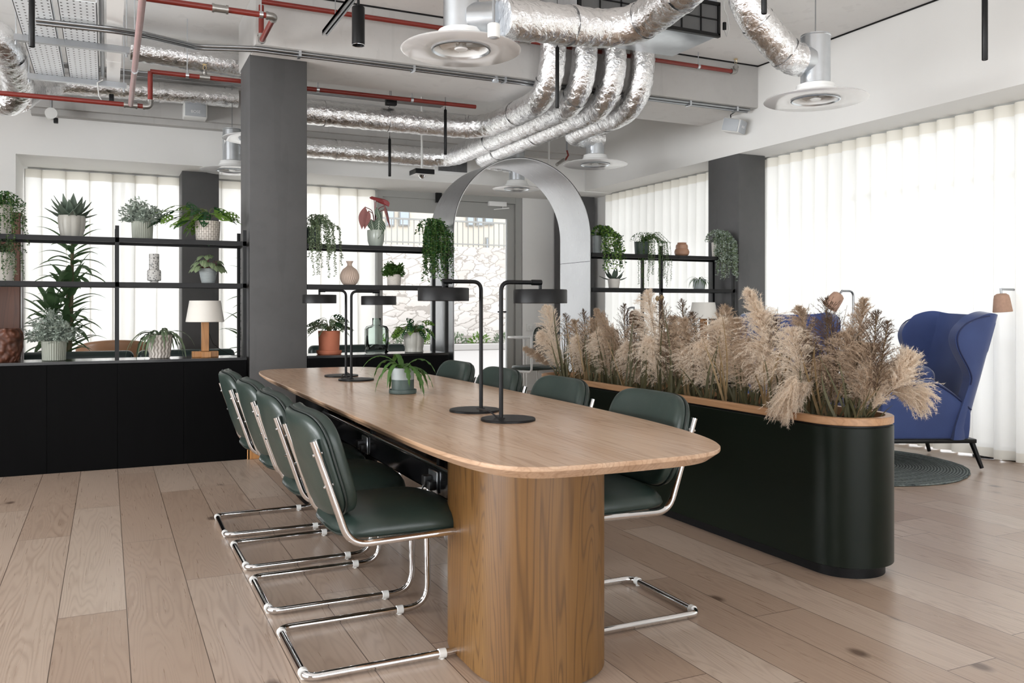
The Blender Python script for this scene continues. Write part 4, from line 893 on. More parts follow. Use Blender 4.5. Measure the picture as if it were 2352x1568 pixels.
# ================================================================== PLANTER
PCX, PR, PY0, PY1 = 2.96, .2, 2.80, 5.30
def planter():
    root = thing('planter', 'long dark green planter with rounded ends and an oak rim', 'planter', (PCX, (PY0 + PY1) / 2, 0)); cy = (PY0 + PY1) / 2; h = (PY1 - PY0) / 2
    def ring(r, z, n=28): return [(x, y, z) for x, y in stadium(PCX, cy, r, h, n)]
    MB().rings([ring(PR - .004, .05), ring(PR, .052), ring(PR, .640), ring(PR - .003, .643), ring(PR - .03, .643)]).obj('body', M['planter'], root, angle=.5)
    MB().rings([ring(PR - .035, 0), ring(PR - .035, .05)]).obj('plinth', M['plinth'], root, angle=.5)
    MB().rings([ring(PR - .035, .60), ring(PR - .035, .684), ring(PR - .004, .684), ring(PR, .681), ring(PR, .654), ring(PR - .004, .651), ring(PR - .035, .651)], cap=False).obj('rim', M['oak'], root, angle=.5)
    MB().rings([ring(PR - .012, .643), ring(PR - .012, .652)], cap=False).obj('shadow_gap', M['black'], root)
    mb = MB(); rnd = random.Random(1)
    def f(u, v):
        x = PCX + (PR - .036) * (2 * u - 1); yy = PY0 - .15 + (PY1 - PY0 + .3) * v
        e = PR - .036; dy = 0
        if yy < PY0: dy = PY0 - yy
        if yy > PY1: dy = yy - PY1
        k = math.sqrt(max(0, 1 - (dy / e) ** 2)); return (PCX + (x - PCX) * k, yy, .635 + rnd.uniform(-.012, .018))
    MB().grid(f, 12, 120).obj('soil', M['soil'], root)
planter()

# ================================================================== PLANT SHELVES, CABINETS, ARCH
YF, YR = 6.74, 7.08
ZTOP, ZMID, ZCAB = 1.655, 1.335, .775
def shelf_unit(label, xs, xl, xr, cab_label, ends=(1, 1)):
    root = thing('plant_shelf', label, 'shelf', (xl, YF, ZCAB))
    b = .026
    for x in xs:
        for y_ in (YF, YR - b):
            MB().box((x - b / 2, y_, ZCAB), (x + b / 2, y_ + b, 1.74)).obj('post', M['black'], root, smooth=False)
    for zt_ in (ZTOP, ZMID):
        for y_ in (YF, YR - b): MB().box((xl, y_, zt_ - .034), (xr, y_ + b, zt_)).obj('rail', M['black'], root, smooth=False)
        MB().box((xl, YF + b, zt_ - .012), (xr, YR - b, zt_ - .001)).obj('shelf_board', M['black_ash'], root, smooth=False)
        for x in xs: MB().box((x - b / 2, YF + b, zt_ - .034), (x + b / 2, YR - b, zt_ - .012)).obj('cross_bar', M['black'], root, smooth=False)
    cb = thing('low_cabinet', cab_label, 'cabinet', (xl, YF, 0))
    MB().box((xl, YF + .004, 0), (xr, YR + .02, ZCAB - .02)).obj('body', M['black_ash'], cb, smooth=False)
    MB().box((xl, YF - .006, ZCAB - .02), (xr, YR + .02, ZCAB)).obj('top', M['black_gloss'], cb, smooth=False)
    n = max(1, round((xr - xl) / .44)); mb = []
    for k in range(n):
        a = xl + (xr - xl) * k / n; MB().rbox((a + .002, YF - .004, .004), (a + (xr - xl) / n - .002, YF + .006, ZCAB - .024), .001, 1).obj('panel', M['black_ash'], cb, smooth=False)
    return root
shelf_unit('black metal plant shelf left of the dark column', [-1.70, -.82, .065, .945], -2.6, .958, 'long black cabinet with flat panels under the left plant shelf')
shelf_unit('black metal plant shelf between the dark column and the metal arch', [2.585], 1.417, 2.598, 'black cabinet between the dark column and the arch')
shelf_unit('black metal plant shelf right of the metal arch', [4.765, 5.63], 4.0, 5.645, 'black cabinet between the arch and the right column')
def arch():
    xa, xb = 2.637, 3.984; R = (xb - xa) / 2; cx = (xa + xb) / 2; zs = 2.468 - R; t = .012; ya, yb = 6.735, 7.30
    root = thing('metal_arch', 'tall brushed aluminium arch framing the walkway to the glazed door', 'arch', (cx, ya, 0))
    pr = [(xa, 0), (xa, 1.2)] + [(xa, 1.2 + (zs - 1.2) * k / 8) for k in range(1, 9)] + [(cx - R * math.cos(PI * k / 64), zs + R * math.sin(PI * k / 64)) for k in range(1, 64)] + [(xb, zs + (1.6 - zs) * k / 6) for k in range(0, 7)] + [(xb, 0)]
    out = []
    for i, (x, z) in enumerate(pr):
        if z <= zs: dx, dz = (1 if x < cx else -1), 0
        else: L = math.hypot(cx - x, zs - z); dx, dz = (cx - x) / L, (zs - z) / L
        out.append((x, z, x + dx * t, z + dz * t))
    V = []; Fs = []
    for x, z, xi, zi in out: V += [(x, ya, z), (x, yb, z), (xi, yb, zi), (xi, ya, zi)]
    for i in range(len(out) - 1):
        for k in range(4): Fs.append((i * 4 + k, i * 4 + (k + 1) % 4, (i + 1) * 4 + (k + 1) % 4, (i + 1) * 4 + k))
    Fs += [(0, 3, 2, 1), tuple(len(V) - 4 + k for k in range(4))]
    MB().add(V, Fs).obj('band', M['brushed'], root, angle=.5)
    MB().box((xb - t - .0012, ya, 1.573), (xb - t, yb, 1.577)).obj('joint_line', M['black'], root, smooth=False)
    e = []; 
    for x, z, xi, zi in out: e += [(x, ya - .003, z), (x, ya + .002, z), (x + (xi - x) * .35, ya - .003, z + (zi - z) * .35)]
    Fs = [(i * 3, i * 3 + 2, (i + 1) * 3 + 2, (i + 1) * 3) for i in range(len(out) - 1)]
    MB().add(e, Fs).obj('edge_line', M['black'], root)
arch()

# ================================================================== ARMCHAIRS, RUG, FLOOR LAMPS
def wing_chair(label, loc, rz):
    """local: faces -y, origin under the seat centre"""
    root = thing('wing_armchair', label, 'armchair', loc, rz); W_ = .365; Z0 = .205
    def back(s, v):
        z = Z0 + v * (1.09 - Z0)
        if z > .60: wing = .07 + .20 * math.sin(min(1, max(0, (z - .62) / .34)) * PI / 2) ** 1.6 - .07 * max(0, (z - .97) / .12) ** 2
        else: wing = .07 + .05 * (.60 - z)
        hw = W_ * (1.0 + .10 * max(0, z - .5)); yb = .27 + .27 * (z - .3) * (1 if z > .3 else .3)
        u = s * 2 - 1; a = abs(u)
        if a < .62: x = hw * .90 * (u / .62); y = -.05 * (a / .62) ** 3
        else: k = (a - .62) / .38; x = math.copysign(hw * (.90 + .10 * math.sin(k * PI / 2) + .05 * k * max(0, v - .5)), u); y = -.05 - wing * k
        zz = z - .035 * max(0, (a - .75) / .25) ** 2 * max(0, (v - .8) / .2) + .02 * max(0, 1 - abs(a - .72) / .3) * max(0, (v - .8) / .2) - .015 * (1 - a) * max(0, (v - .8) / .2)
        return (x, yb + y, zz)
    MB().grid(back, 40, 28).obj('backrest', M['velvet'], root, world=False, angle=3, mods=[('SOLIDIFY', dict(thickness=.085, offset=0)), ('BEVEL', dict(width=.028, segments=3, limit_method='ANGLE')), ('SUBSURF', dict(levels=1, render_levels=1))])
    for s_ in (-1, 1):
        pts = []
        for k in range(22):
            v = .44 + .52 * k / 21; p = back(.5 + s_ * .498, v); pts.append((p[0] + s_ * .046, p[1] + .012, p[2]))
        for k in range(8):
            p = back(.5 + s_ * (.49 - .13 * k / 7), .975); pts.append((p[0] + s_ * .046, p[1] + .01, p[2] - .004))
        MB().tube(fillet(pts, .01, 2), .005, 6).obj('wing_piping', M['velvet_dark'], root, world=False)
        def top(y):
            k = (y + .38) / .70
            return .585 + .035 * math.sin(min(1, k / .55) * PI / 2) if k < .55 else .62 - .24 * ((k - .55) / .45) ** 1.3
        prof = [(-.38 + .64 * k / 20) for k in range(21)]; rs = []
        for y in prof:
            zt_ = top(y); x1 = s_ * .392; inx = s_ * .285
            rs.append([(inx, y, Z0), (x1 - s_ * .025, y, Z0), (x1 - s_ * .008, y, Z0 + .08), (x1, y, zt_ - .06), (x1 - s_ * .006, y, zt_ - .02), (x1 - s_ * .03, y, zt_), (inx + s_ * .03, y, zt_), (inx, y, zt_ - .03)])
        MB().rings(rs).obj('arm', M['velvet'], root, world=False, angle=1.0, mods=[('BEVEL', dict(width=.014, segments=3, limit_method='ANGLE'))])
        MB().tube([(s_ * .39, y, top(y) - .022) for y in prof], .006, 6).obj('arm_piping', M['velvet_dark'], root, world=False)
    MB().rbox((-.30, -.36, Z0), (.30, .26, .33), .02, 3).obj('seat_base', M['velvet'], root, world=False)
    MB().rbox((-.283, -.40, .32), (.283, .22, .455), .05, 4).obj('seat_cushion', M['velvet'], root, world=False)
    MB().rbox((-.375, -.36, Z0 - .028), (.375, .31, Z0 + .002), .006, 2).obj('base_frame', M['black'], root, world=False)
    for sx in (-1, 1):
        for y0, y1 in ((-.32, -.35), (.29, .35)): MB().tube([(sx * .34, y0, Z0 - .02), (sx * .365, y1, .0)], [.019, .014], 12).obj('leg', M['black'], root, world=False)
    return root
RUGZ = .016
rc = (4.93, 4.62); 
def mk_jute():
    t = NT('grey green braided jute'); s = t.n('ShaderNodeSeparateXYZ'); t.link(t.coord('Object'), s.inputs[0])
    r = t.math('SQRT', t.math('ADD', t.math('POWER', s.outputs[0], 2), t.math('POWER', s.outputs[1], 2)))
    w = t.math('SINE', t.math('MULTIPLY', r, 2 * PI / .02)); n = t.noise(t.coord('Object'), 60, 3, .7); n2 = t.noise(t.coord('Object'), 300, 2, .7)
    c = t.ramp(t.math('ADD', t.math('MULTIPLY', n, .7), t.math('ADD', .15, t.math('MULTIPLY', w, .14))), [(.3, srgb(40, 48, 50)), (.48, srgb(104, 114, 114)), (.75, srgb(150, 158, 154))])
    t.set(Base_Color=c, Roughness=.95); t.bump(t.math('ADD', t.math('MULTIPLY', w, .5), n2), .9, .008); return t.m
M['jute'] = mk_jute()
rg = thing('round_rug', 'round grey green braided rug under the near blue armchair', 'rug', (rc[0], rc[1], 0))
MB().lathe([(.775, 0), (.785, .005), (.782, .013), (.77, .016)] + [(.77 - .77 * k / 60, .0155 + .0012 * (k % 2)) for k in range(1, 60)] + [(.0001, .016)], (rc[0], rc[1], 0), 120, rf=lambda th, z: 1 + .004 * math.sin(31 * th) + .006 * math.sin(7 * th), cap=True).obj('weave', M['jute'], rg, angle=3)
def wz(px, py, dx=0): pass
wing_chair('near blue velvet wing armchair standing on the round rug', (5.43, 4.53, RUGZ), math.radians(-114))
wing_chair('far blue velvet wing armchair mostly hidden behind the pampas grass', (P(1812, 722, D=7.6).x, P(1812, 722, D=7.6).y, 0), math.radians(-42))
cu = thing('lumbar_cushion', 'small blue velvet cushion on the near wing armchair', 'cushion', (5.49, 4.50, .455 + RUGZ), math.radians(-114))
m = MB(); pad(m, .19, .12, [(.06, -.045), (.02, -.04), (.004, -.015), (0, 0), (.004, .015), (.02, .04), (.06, .045)], lambda u, v, h: (u, h + v * .25, v + .13), .75, 48); m.obj('cover', M['velvet'], cu, world=False, angle=3)
def floor_lamp(label, base, pole_top, shade, tilt, arm_pts, lamp_base=True):
    root = thing('floor_lamp', label, 'lamp', (base[0], base[1], 0))
    MB().lathe([(.125, 0), (.13, .004), (.13, .026), (.126, .03)], (base[0], base[1], 0), 40).obj('base', M['lamp_black'], root)
    MB().tube(fillet([(base[0], base[1], .03), (base[0], base[1], pole_top)] + arm_pts, .05, 8), .009, 12).obj('pole', M['conduit'], root)
    s = Vector(arm_pts[-1]); R = Matrix.Rotation(tilt, 3, Vector((math.cos(TH), -math.sin(TH), 0)).cross(Vector((0, 0, 1))).normalized())
    mb = MB().lathe([(.0001, -.03), (.03, -.032), (.048, -.045), (.054, -.07), (.066, -.165), (.063, -.167), (.05, -.075), (.0001, -.05)], (0, 0, 0), 32, cap=False)
    mb.v = [tuple(R @ Vector(v) + s) for v in mb.v]; mb.obj('shade', M['cork'], root)
    mb = MB().tube([(0, 0, .008), (0, 0, -.034)], .008, 10).lathe([(.014, -.03), (.02, -.036)], (0, 0, 0), 16); mb.v = [tuple(R @ Vector(v) + s) for v in mb.v]; mb.obj('joint', M['conduit'], root)
    return root
b = P(2345, 1056, z=0); zt_ = P(2330, 664, D=6.25).z; s_ = P(2299, 664, D=6.25)
floor_lamp('floor lamp at the right edge with a cork shade', (b.x + .012, b.y, 0), zt_, None, 0.08, [(s_.x, s_.y, zt_)])
b = P(1960, 668, D=7.0); s_ = P(1934, 668, D=6.95)
floor_lamp('cork shaded floor lamp behind the pampas grass, shade tilted', (b.x, b.y, 0), b.z, None, math.radians(-38), [(s_.x, s_.y, s_.z)])
b = P(1441, 720, D=8.6); s_ = P(1456, 706, D=8.6)
floor_lamp('far floor lamp with a thin curved arm seen above the pampas grass', (b.x, b.y, 0), s_.z, None, .1, [(s_.x, s_.y, s_.z)])
q = P(2275, 1052, z=0)
cable('black cable coiled on the floor beside the right floor lamp', [Vector((q.x + dx, q.y + dy, .006 + h)) for dx, dy, h in ((.26, -.05, 0), (.12, .02, .0), (-.02, .14, 0), (-.1, .06, 0), (-.02, -.05, 0), (.1, -.02, .008), (.06, .12, .008), (-.06, .13, .008), (-.04, -.08, .004), (.12, -.1, 0), (.2, .02, 0))], .005, rad=.06)

# ================================================================== PLANTS AND ORNAMENTS
def leaf(mb, base, d, L, w, droop=.6, fold=.25, n=7, shape='oval', wavy=0, rnd=None, twist=0, skip=None, nu=4, side=None):
    """curved leaf blade, u across (0..1), v along"""
    d = Vector(d).normalized(); p = Vector(base); hor = Vector((0, 0, 1)).cross(d)
    if hor.length < .05: hor = Vector((rnd.uniform(-1, 1), rnd.uniform(-1, 1), 0)) if rnd else Vector((1, 0, 0))
    s_ = hor.normalized()
    if side is not None: s_ = Vector(side).normalized()
    if twist: s_ = Matrix.Rotation(twist, 3, d) @ s_
    rows = []; dd = d.copy(); st = L / n
    for j in range(n + 1):
        v = j / n
        if shape == 'oval': ww = math.sin(PI * min(1, v * .96 + .04)) ** .75
        elif shape == 'strap': ww = min(1, v * 5 + .35) * (1 - max(0, v - .55) / .45 * .98) ** .9
        elif shape == 'heart': ww = math.sin(PI * min(1, .18 + v * .82)) ** .8 if v > .02 else .35
        elif shape == 'point': ww = (1 - v) ** .8 * (1 if v > .05 else .8)
        elif shape == 'lance': ww = math.sin(PI * min(1, v ** .8 * .98 + .02)) ** 1.1
        else: ww = 1 - v
        if wavy: ww *= 1 + wavy * math.sin(v * n * 2.1)
        nrm = s_.cross(dd)
        rows.append([p + s_ * (u - .5) * w * ww + nrm * abs(u - .5) * w * ww * fold * (1 if not wavy else 1 + .8 * math.sin(v * n * 2.1 + (3 if u > .5 else 0))) for u in [k / nu for k in range(nu + 1)]])
        p = p + dd * st; dd = (dd + Vector((0, 0, -1)) * droop * st / L * (1.2 + v)).normalized()
    V = [q for r in rows for q in r]; U = [(k / nu, j / n) for j in range(n + 1) for k in range(nu + 1)]
    Fs = [(j * (nu + 1) + k, j * (nu + 1) + k + 1, (j + 1) * (nu + 1) + k + 1, (j + 1) * (nu + 1) + k) for j in range(n) for k in range(nu) if not (skip and skip(k, j))]
    mb.add(V, Fs, [(max(a, .001), b) for a, b in U])
def rdir(rnd, zlo=0, zhi=1):
    a = rnd.uniform(0, 2 * PI); z = rnd.uniform(zlo, zhi); r = math.sqrt(max(0, 1 - z * z)); return Vector((r * math.cos(a), r * math.sin(a), z))
def pot(root, c, rt, rb, h, mat, kind='plain', foot=0):
    x, y, z = c; rf = None
    if kind == 'facet': rf = lambda th, zz: 1 + .07 * abs(math.sin(4 * th)) - .05
    if kind == 'rib': rf = lambda th, zz: 1 + .022 * math.cos(32 * th)
    if kind == 'tile': rf = lambda th, zz: 1 + .02 * (1 if math.cos(24 * th + (PI if int((zz - z * 0) / (h / 4)) % 2 else 0)) > -.7 else -1)
    if kind == 'hex': rf = lambda th, zz: 1 + .05 * math.sin(7 * th) * math.sin(zz / h * 5 * PI) ** 2
    nz = 20 if kind in ('hex', 'tile', 'ring') else 8; pr = [(.0001, 0), (rb * .9, 0), (rb, .004)]
    for k in range(1, nz + 1):
        t = k / nz; r = rb + (rt - rb) * (t ** .8 if kind in ('facet', 'plain', 'ring') else t)
        if kind == 'facet': r = rt * (1 - .22 * (1 - t) ** 2.2 - .05 * max(0, t - .9) * 10)
        if kind == 'ring': r += .0025 * (k % 2)
        pr.append((r, .004 + (h - .004) * t))
    pr += [(rt - .006, h), (rt - .008, h - .02), (.0001, h - .022)]
    o = MB().lathe(pr, (x, y, z), 256 if kind == 'rib' else (120 if rf else 40), rf, cap=False).obj('pot', M[mat], root, angle=.6)
    MB().lathe([(.0001, h - .018), (rt - .008, h - .02)], (x, y, z), 24, cap=False).obj('soil', M['soil'], root)
    return o
def root_at(name, label, cat, c, grp=None): return thing(name, label, cat, c, 0, grp)
YP = 6.91
def at(px, z, y=YP): return Vector((P(px, 700, y=y).x, y, z + .0005))
def plant_agave(label, c, rt, h, s=1.0, seed=1, potmat='ceramic_grey', kind='facet', n=24, mat='lf_agave'):
    r = root_at('agave_plant', label, 'plant', c); rnd = random.Random(seed); pot(r, c, rt, rt * .8, h, potmat, kind)
    mb = MB(); b = c + Vector((0, 0, h - .015))
    for k in range(n):
        a = k * 2.4; el = .12 + 1.15 * (k / n) ** 1.2; d = Vector((math.cos(a) * math.cos(el), math.sin(a) * math.cos(el), math.sin(el)))
        leaf(mb, b + d * .01, d, s * rnd.uniform(.13, .165), s * .05, -.15, .35, 6, 'lance', rnd=rnd)
    mb.obj('leaves', M[mat], r, angle=3, mods=[('SOLIDIFY', dict(thickness=.003))]); return r
def plant_miller(label, c, rt, h, R_, H_, seed, potmat='ceramic_green', kind='rib', mat='lf_silver', skew=(0, 0)):
    r = root_at('dusty_miller_plant', label, 'plant', c); rnd = random.Random(seed); pot(r, c, rt, rt * .93, h, potmat, kind)
    mb = MB(); st = MB(); b = c + Vector((0, 0, h - .02))
    for k in range(64):
        d = rdir(rnd, .12, 1); t = b + Vector((d.x * R_ + skew[0] * d.z, d.y * R_ * .8, d.z * H_ * rnd.uniform(.65, 1)))
        st.tube([b, b.lerp(t, .6) + Vector((0, 0, .01)), t], [.002, .0016, .001], 4)
        for j in range(7):
            q = b.lerp(t, .45 + .55 * j / 6); s1 = rdir(rnd, -.3, .8)
            for m_ in range(4): leaf_quad(mb, q + s1 * .008 * m_, s1 + rdir(rnd, -.5, .5) * .8, rnd.uniform(.02, .036), .013, rnd)
    st.obj('stems', M[mat], r); mb.obj('leaves', M[mat], r, smooth=False); return r
def plant_holey(label, c, rt, h, R_, H_, seed, potmat, kind, n=16, L=.12, left=0, mat='lf_bright', name='monstera_plant'):
    r = root_at(name, label, 'plant', c); rnd = random.Random(seed); pot(r, c, rt, rt * .9, h, potmat, kind)
    mb = MB(); st = MB(); b = c + Vector((0, 0, h - .02)); dk = MB()
    for k in range(n):
        d = rdir(rnd, .0, .95); x = d.x * R_ + (left * rnd.uniform(.1, 1) if k % 2 else 0)
        t = b + Vector((x, d.y * R_ * .7, .03 + d.z * H_ * rnd.uniform(.4, 1) - (abs(left) * .25 * rnd.random() if k % 2 and left else 0)))
        st.tube(fillet([b, b + Vector((x * .4, d.y * R_ * .3, abs(t.z - b.z) * .8 + .03)), t], .03, 4), .0018, 5)
        dd = Vector((x, d.y * .1, rnd.uniform(-.05, .05))).normalized() + Vector((0, -.3, rnd.uniform(-.4, .1)))
        LL = L * rnd.uniform(.75, 1.15)
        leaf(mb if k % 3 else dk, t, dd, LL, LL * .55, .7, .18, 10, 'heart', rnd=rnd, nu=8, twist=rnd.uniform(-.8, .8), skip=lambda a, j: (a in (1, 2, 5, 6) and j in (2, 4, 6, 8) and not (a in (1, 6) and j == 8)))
    st.obj('stems', M['stem'], r); mb.obj('leaves', M[mat], r, angle=3); dk.obj('second_tone_leaves', M['lf_deep'], r, angle=3); return r  # every third leaf takes the deep green material
def plant_fern(label, c, rt, rb, h, n, L, w, seed, potmat, kind, mat='lf_green', wavy=.25, up=.9, name='fern_plant', saucer=None, two=None):
    r = root_at(name, label, 'plant', c); rnd = random.Random(seed)
    if saucer:
        MB().lathe([(.0001, 0), (rt + .008, 0), (rt + .012, .004), (rt + .012, .02), (rt + .006, .021), (rt + .003, .008), (.0001, .008)], c, 40, cap=False).obj('saucer', M[saucer], r)
        c = c + Vector((0, 0, .008))
    if two:
        z = c.z; MB().lathe([(.0001, 0), (rb, 0), (rt, .002), (rt, h * .52)], c, 48, cap=False).obj('pot', M[two[0]], r)
        MB().lathe([(rt + .0004, h * .52), (rt + .0004, h), (rt - .006, h), (rt - .007, h - .02), (.0001, h - .02)], c, 48, cap=False).obj('pot_band', M[two[1]], r)
    else: pot(r, c, rt, rb, h, potmat, kind)
    mb = MB(); b = c + Vector((0, 0, h - .015))
    for k in range(n):
        a = 2 * PI * k / n + rnd.uniform(-.25, .25); el = rnd.uniform(.45, 1.25) * up
        d = Vector((math.cos(a) * math.cos(el), math.sin(a) * math.cos(el), math.sin(el)))
        leaf(mb, b + Vector((d.x, d.y, 0)) * .01, d, L * rnd.uniform(.7, 1.1), w, rnd.uniform(1.7, 2.6), .3, 18, 'strap', wavy, rnd)
    mb.obj('fronds', M[mat], r, angle=3); return r
def plant_trailing(label, c, rt, h, strands, drop, spread, seed, potmat='pot_dark', kind='plain', mat='lf_green', ls=.02, crown=.06, dens=.010, name='trailing_plant', xb=0, top=60, yb=-.12, dark=None):
    r = root_at(name, label, 'plant', c); rnd = random.Random(seed); pot(r, c, rt, rt * .9, h, potmat, kind)
    mb = MB(); mb2 = MB(); st = MB(); b = c + Vector((0, 0, h - .01))
    for k in range(strands):
        a = rnd.uniform(0, 2 * PI); e = Vector((math.cos(a), math.sin(a), 0)); x_ = e.x * spread * rnd.uniform(.6, 1) + xb * rnd.uniform(.3, 1); y_ = -abs(e.y) * .08 + yb * rnd.uniform(.6, 1.1)
        rim = b + Vector((x_ * .55, y_ * .6, crown * rnd.uniform(.4, 1.1))); dl = drop * rnd.uniform(.35, 1)
        pts = fillet([b, rim, b + Vector((x_ * .95, y_, .0)), b + Vector((x_ * 1.02, y_ * 1.03, -dl * .5)), b + Vector((x_ * 1.02 + rnd.uniform(-.02, .02), y_ * 1.03, -dl))], .03, 4)
        pts = resample(pts, dens); st.tube(pts[::2] + [pts[-1]], .0011, 4)
        for q in pts[1:]:
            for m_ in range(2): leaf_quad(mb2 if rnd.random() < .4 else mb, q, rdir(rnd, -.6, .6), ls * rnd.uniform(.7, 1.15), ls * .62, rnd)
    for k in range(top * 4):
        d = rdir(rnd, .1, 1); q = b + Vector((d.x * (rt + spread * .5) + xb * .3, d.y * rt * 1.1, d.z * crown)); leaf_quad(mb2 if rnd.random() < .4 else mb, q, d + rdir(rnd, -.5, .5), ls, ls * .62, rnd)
    st.obj('vines', M['stem'], r); mb.obj('leaves', M[mat], r, smooth=False); mb2.obj('second_tone_leaves', M[dark or 'lf_deep'], r, smooth=False); return r  # random share of the leaves takes the second leaf material
def vase(name, label, c, prof, mat, rf=None, n=72, extra=None):
    o = MB().lathe([(.0001, 0)] + prof, (0, 0, 0), n, rf, cap=False).obj(name, M[mat], angle=.6); o.location = c; tag(o, label, 'vase'); return o
Z1, Z2, Z3 = ZTOP, ZMID, ZCAB
# -- left shelf, top board
plant_agave('agave with thick pointed leaves in a faceted grey pot on the left shelf top', at(165, Z1), .092, .155, 1.15, 3)
plant_miller('silver dusty miller in a grey ribbed pot on the left shelf top', at(327, Z1), .074, .132, .15, .21, 4)
plant_holey('swiss cheese plant in a white tiled pot on the left shelf top', at(477, Z1), .093, .155, .12, .13, 5, 'ceramic_tile', 'plain', 34, .165, left=-.26)
plant_trailing('feathery trailing fern in a white pot at the left end of the shelf top', at(2, Z1), .07, .21, 26, .30, .14, 6, 'ceramic_white', 'plain', 'lf_green', .016, .1, .011, 'trailing_fern', xb=.03)
# middle board
plant_trailing('feathery fern in a white pot at the left end of the middle board', at(8, Z2), .07, .20, 20, .22, .13, 7, 'ceramic_white', 'plain', 'lf_grey', .014, .1, .012, 'trailing_fern')
vase('speckled_vase', 'speckled grey cylinder vase with a wide foot on the left middle board', at(354, Z2), [(.03, 0), (.03, .015), (.047, .018), (.049, .03), (.049, .085), (.046, .095), (.036, .102), (.036, .215), (.034, .217), (.03, .215), (.03, .02)], 'terrazzo')
def peperomia():
    c = at(478, Z2); r = root_at('peperomia_plant', 'striped leaved peperomia in a ribbed grey bowl on the left middle board', 'plant', c); rnd = random.Random(9); pot(r, c, .068, .045, .115, 'pot_grey', 'ring')
    mb = MB(); st = MB(); b = c + Vector((0, 0, .1))
    for k in range(30):
        d = rdir(rnd, .0, 1); t = b + Vector((d.x * .085, d.y * .07, .02 + d.z * .10)); st.tube([b, t], .0015, 5)
        leaf(mb, t, Vector((d.x, d.y - .3, .1)), rnd.uniform(.07, .1), .055, 1.6, .25, 8, 'heart', rnd=rnd, nu=6)
    st.obj('stems', M['lf_red'], r); mb.obj('leaves', M['lf_melon'], r, angle=3)
peperomia()
# cabinet top, left
vase('carved_vase', 'large carved brown clay vase at the left end of the black cabinet', at(15, Z3), [(.07, 0), (.085, .03), (.10, .10), (.105, .16), (.098, .20), (.085, .232), (.075, .225), (.08, .18)], 'carved', lambda th, z: 1 + .09 * abs(math.sin(5 * th + 28 * z)) * abs(math.sin(38 * z - 4 * th)) - .03, 160)
plant_miller('silver dusty miller in a ribbed green grey pot on the left of the black cabinet', at(124, Z3), .08, .14, .17, .24, 11, skew=(-.03, 0))
plant_fern('crinkled fern in a patterned off white pot on the black cabinet', at(367, Z3), .092, .072, .175, 26, .34, .024, 12, 'ceramic_wave', 'hex', 'lf_grey', .35, .75)
def wood_lamp(name, label, c):
    r = root_at(name, label, 'lamp', c); x, y, z = c
    MB().rbox((x - .095, y - .035, z), (x + .095, y + .035, z + .045), .003, 1).rbox((x - .035, y - .095, z), (x + .035, y + .095, z + .045), .003, 1).obj('base', M['lamp_oak'], r)
    MB().rbox((x - .027, y - .027, z + .045), (x + .027, y + .027, z + .29), .003, 1).obj('stem', M['lamp_oak'], r)
    MB().lathe([(.136, .268), (.14, .27), (.113, .43), (.109, .43)], c, 56, cap=False).lathe([(.138, .27), (.112, .428)], c, 56, cap=False).obj('shade', M['shade_fabric'], r)
    MB().lathe([(.0001, .429), (.111, .429)], c, 40, cap=False).obj('diffuser', M['shade_fabric'], r)
    return r
c = at(471, Z3); wood_lamp('table_lamp', 'wooden table lamp with a white linen shade on the left black cabinet', c)
cable('black lamp cord hanging from the wooden table lamp onto the cabinet', [c + Vector((.03, .0, .18)), c + Vector((.06, .01, .10)), c + Vector((.12, .03, .05)), c + Vector((.20, .06, .005)), c + Vector((.26, .05, .005))], .0028, rad=.04)
# -- middle shelf unit
plant_trailing('grey green trailing plant in a ribbed dark pot beside the dark column', at(718, Z1), .062, .14, 26, .40, .12, 13, 'pot_dark', 'rib', 'lf_grey', .018, .11, .012, xb=.10, yb=-.17, dark='lf_grey')
def alocasia():
    c = at(863, Z1); r = root_at('alocasia_plant', 'alocasia with red and veined leaves in a pale sage pot', 'plant', c); rnd = random.Random(15)
    MB().lathe([(.0001, 0), (.05, 0), (.066, .05), (.07, .11), (.069, .138), (.063, .14), (.058, .12), (.0001, .115)], c, 56, lambda th, z: 1 + .04 * math.cos(4 * th), cap=False).obj('pot', M['ceramic_sage'], r)
    b = c + Vector((0, 0, .125)); g = MB(); rd = MB(); rd2 = MB(); st = MB()
    for dx, dz, L, w, m_, tw, dirx in ((-.10, .20, .20, .075, rd, .25, -.22), (-.07, .17, .17, .06, rd, -.3, -.3), (-.04, .29, .15, .13, rd2, .3, .9), (.00, .27, .12, .10, rd2, -.5, .5), (.085, .19, .17, .045, rd, 1.2, .12), (.07, .22, .14, .04, rd, .9, .2), (.02, .12, .19, .115, g, .0, -.12), (-.05, .10, .12, .08, g, .4, .2), (.0, .20, .13, .06, g, .5, .25)):
        t = b + Vector((dx, -.03, dz)); st.tube(fillet([b, b + Vector((dx * .3, 0, dz * .9)), t], .04, 5), .003, 6)
        leaf(m_, t, (dirx, -.25, -.9 if m_ is not rd2 else -.25), L, w, .25, .35, 12, 'lance', rnd=rnd, nu=8, side=(1, -.3 + tw, 0))
    rd2.obj('top_leaves', M['lf_red'], r, angle=3)
    st.obj('stems', M['lf_red'], r); g.obj('veined_leaves', M['lf_alocasia'], r, angle=3); rd.obj('pink_leaves', M['lf_pink'], r, angle=3)
alocasia()
plant_trailing('dense green trailing plant hanging from the shelf top beside the arch', at(990, Z1), .07, .12, 60, .40, .13, 16, 'pot_dark', 'plain', 'lf_green', .022, .14, .013, top=90, yb=-.17)
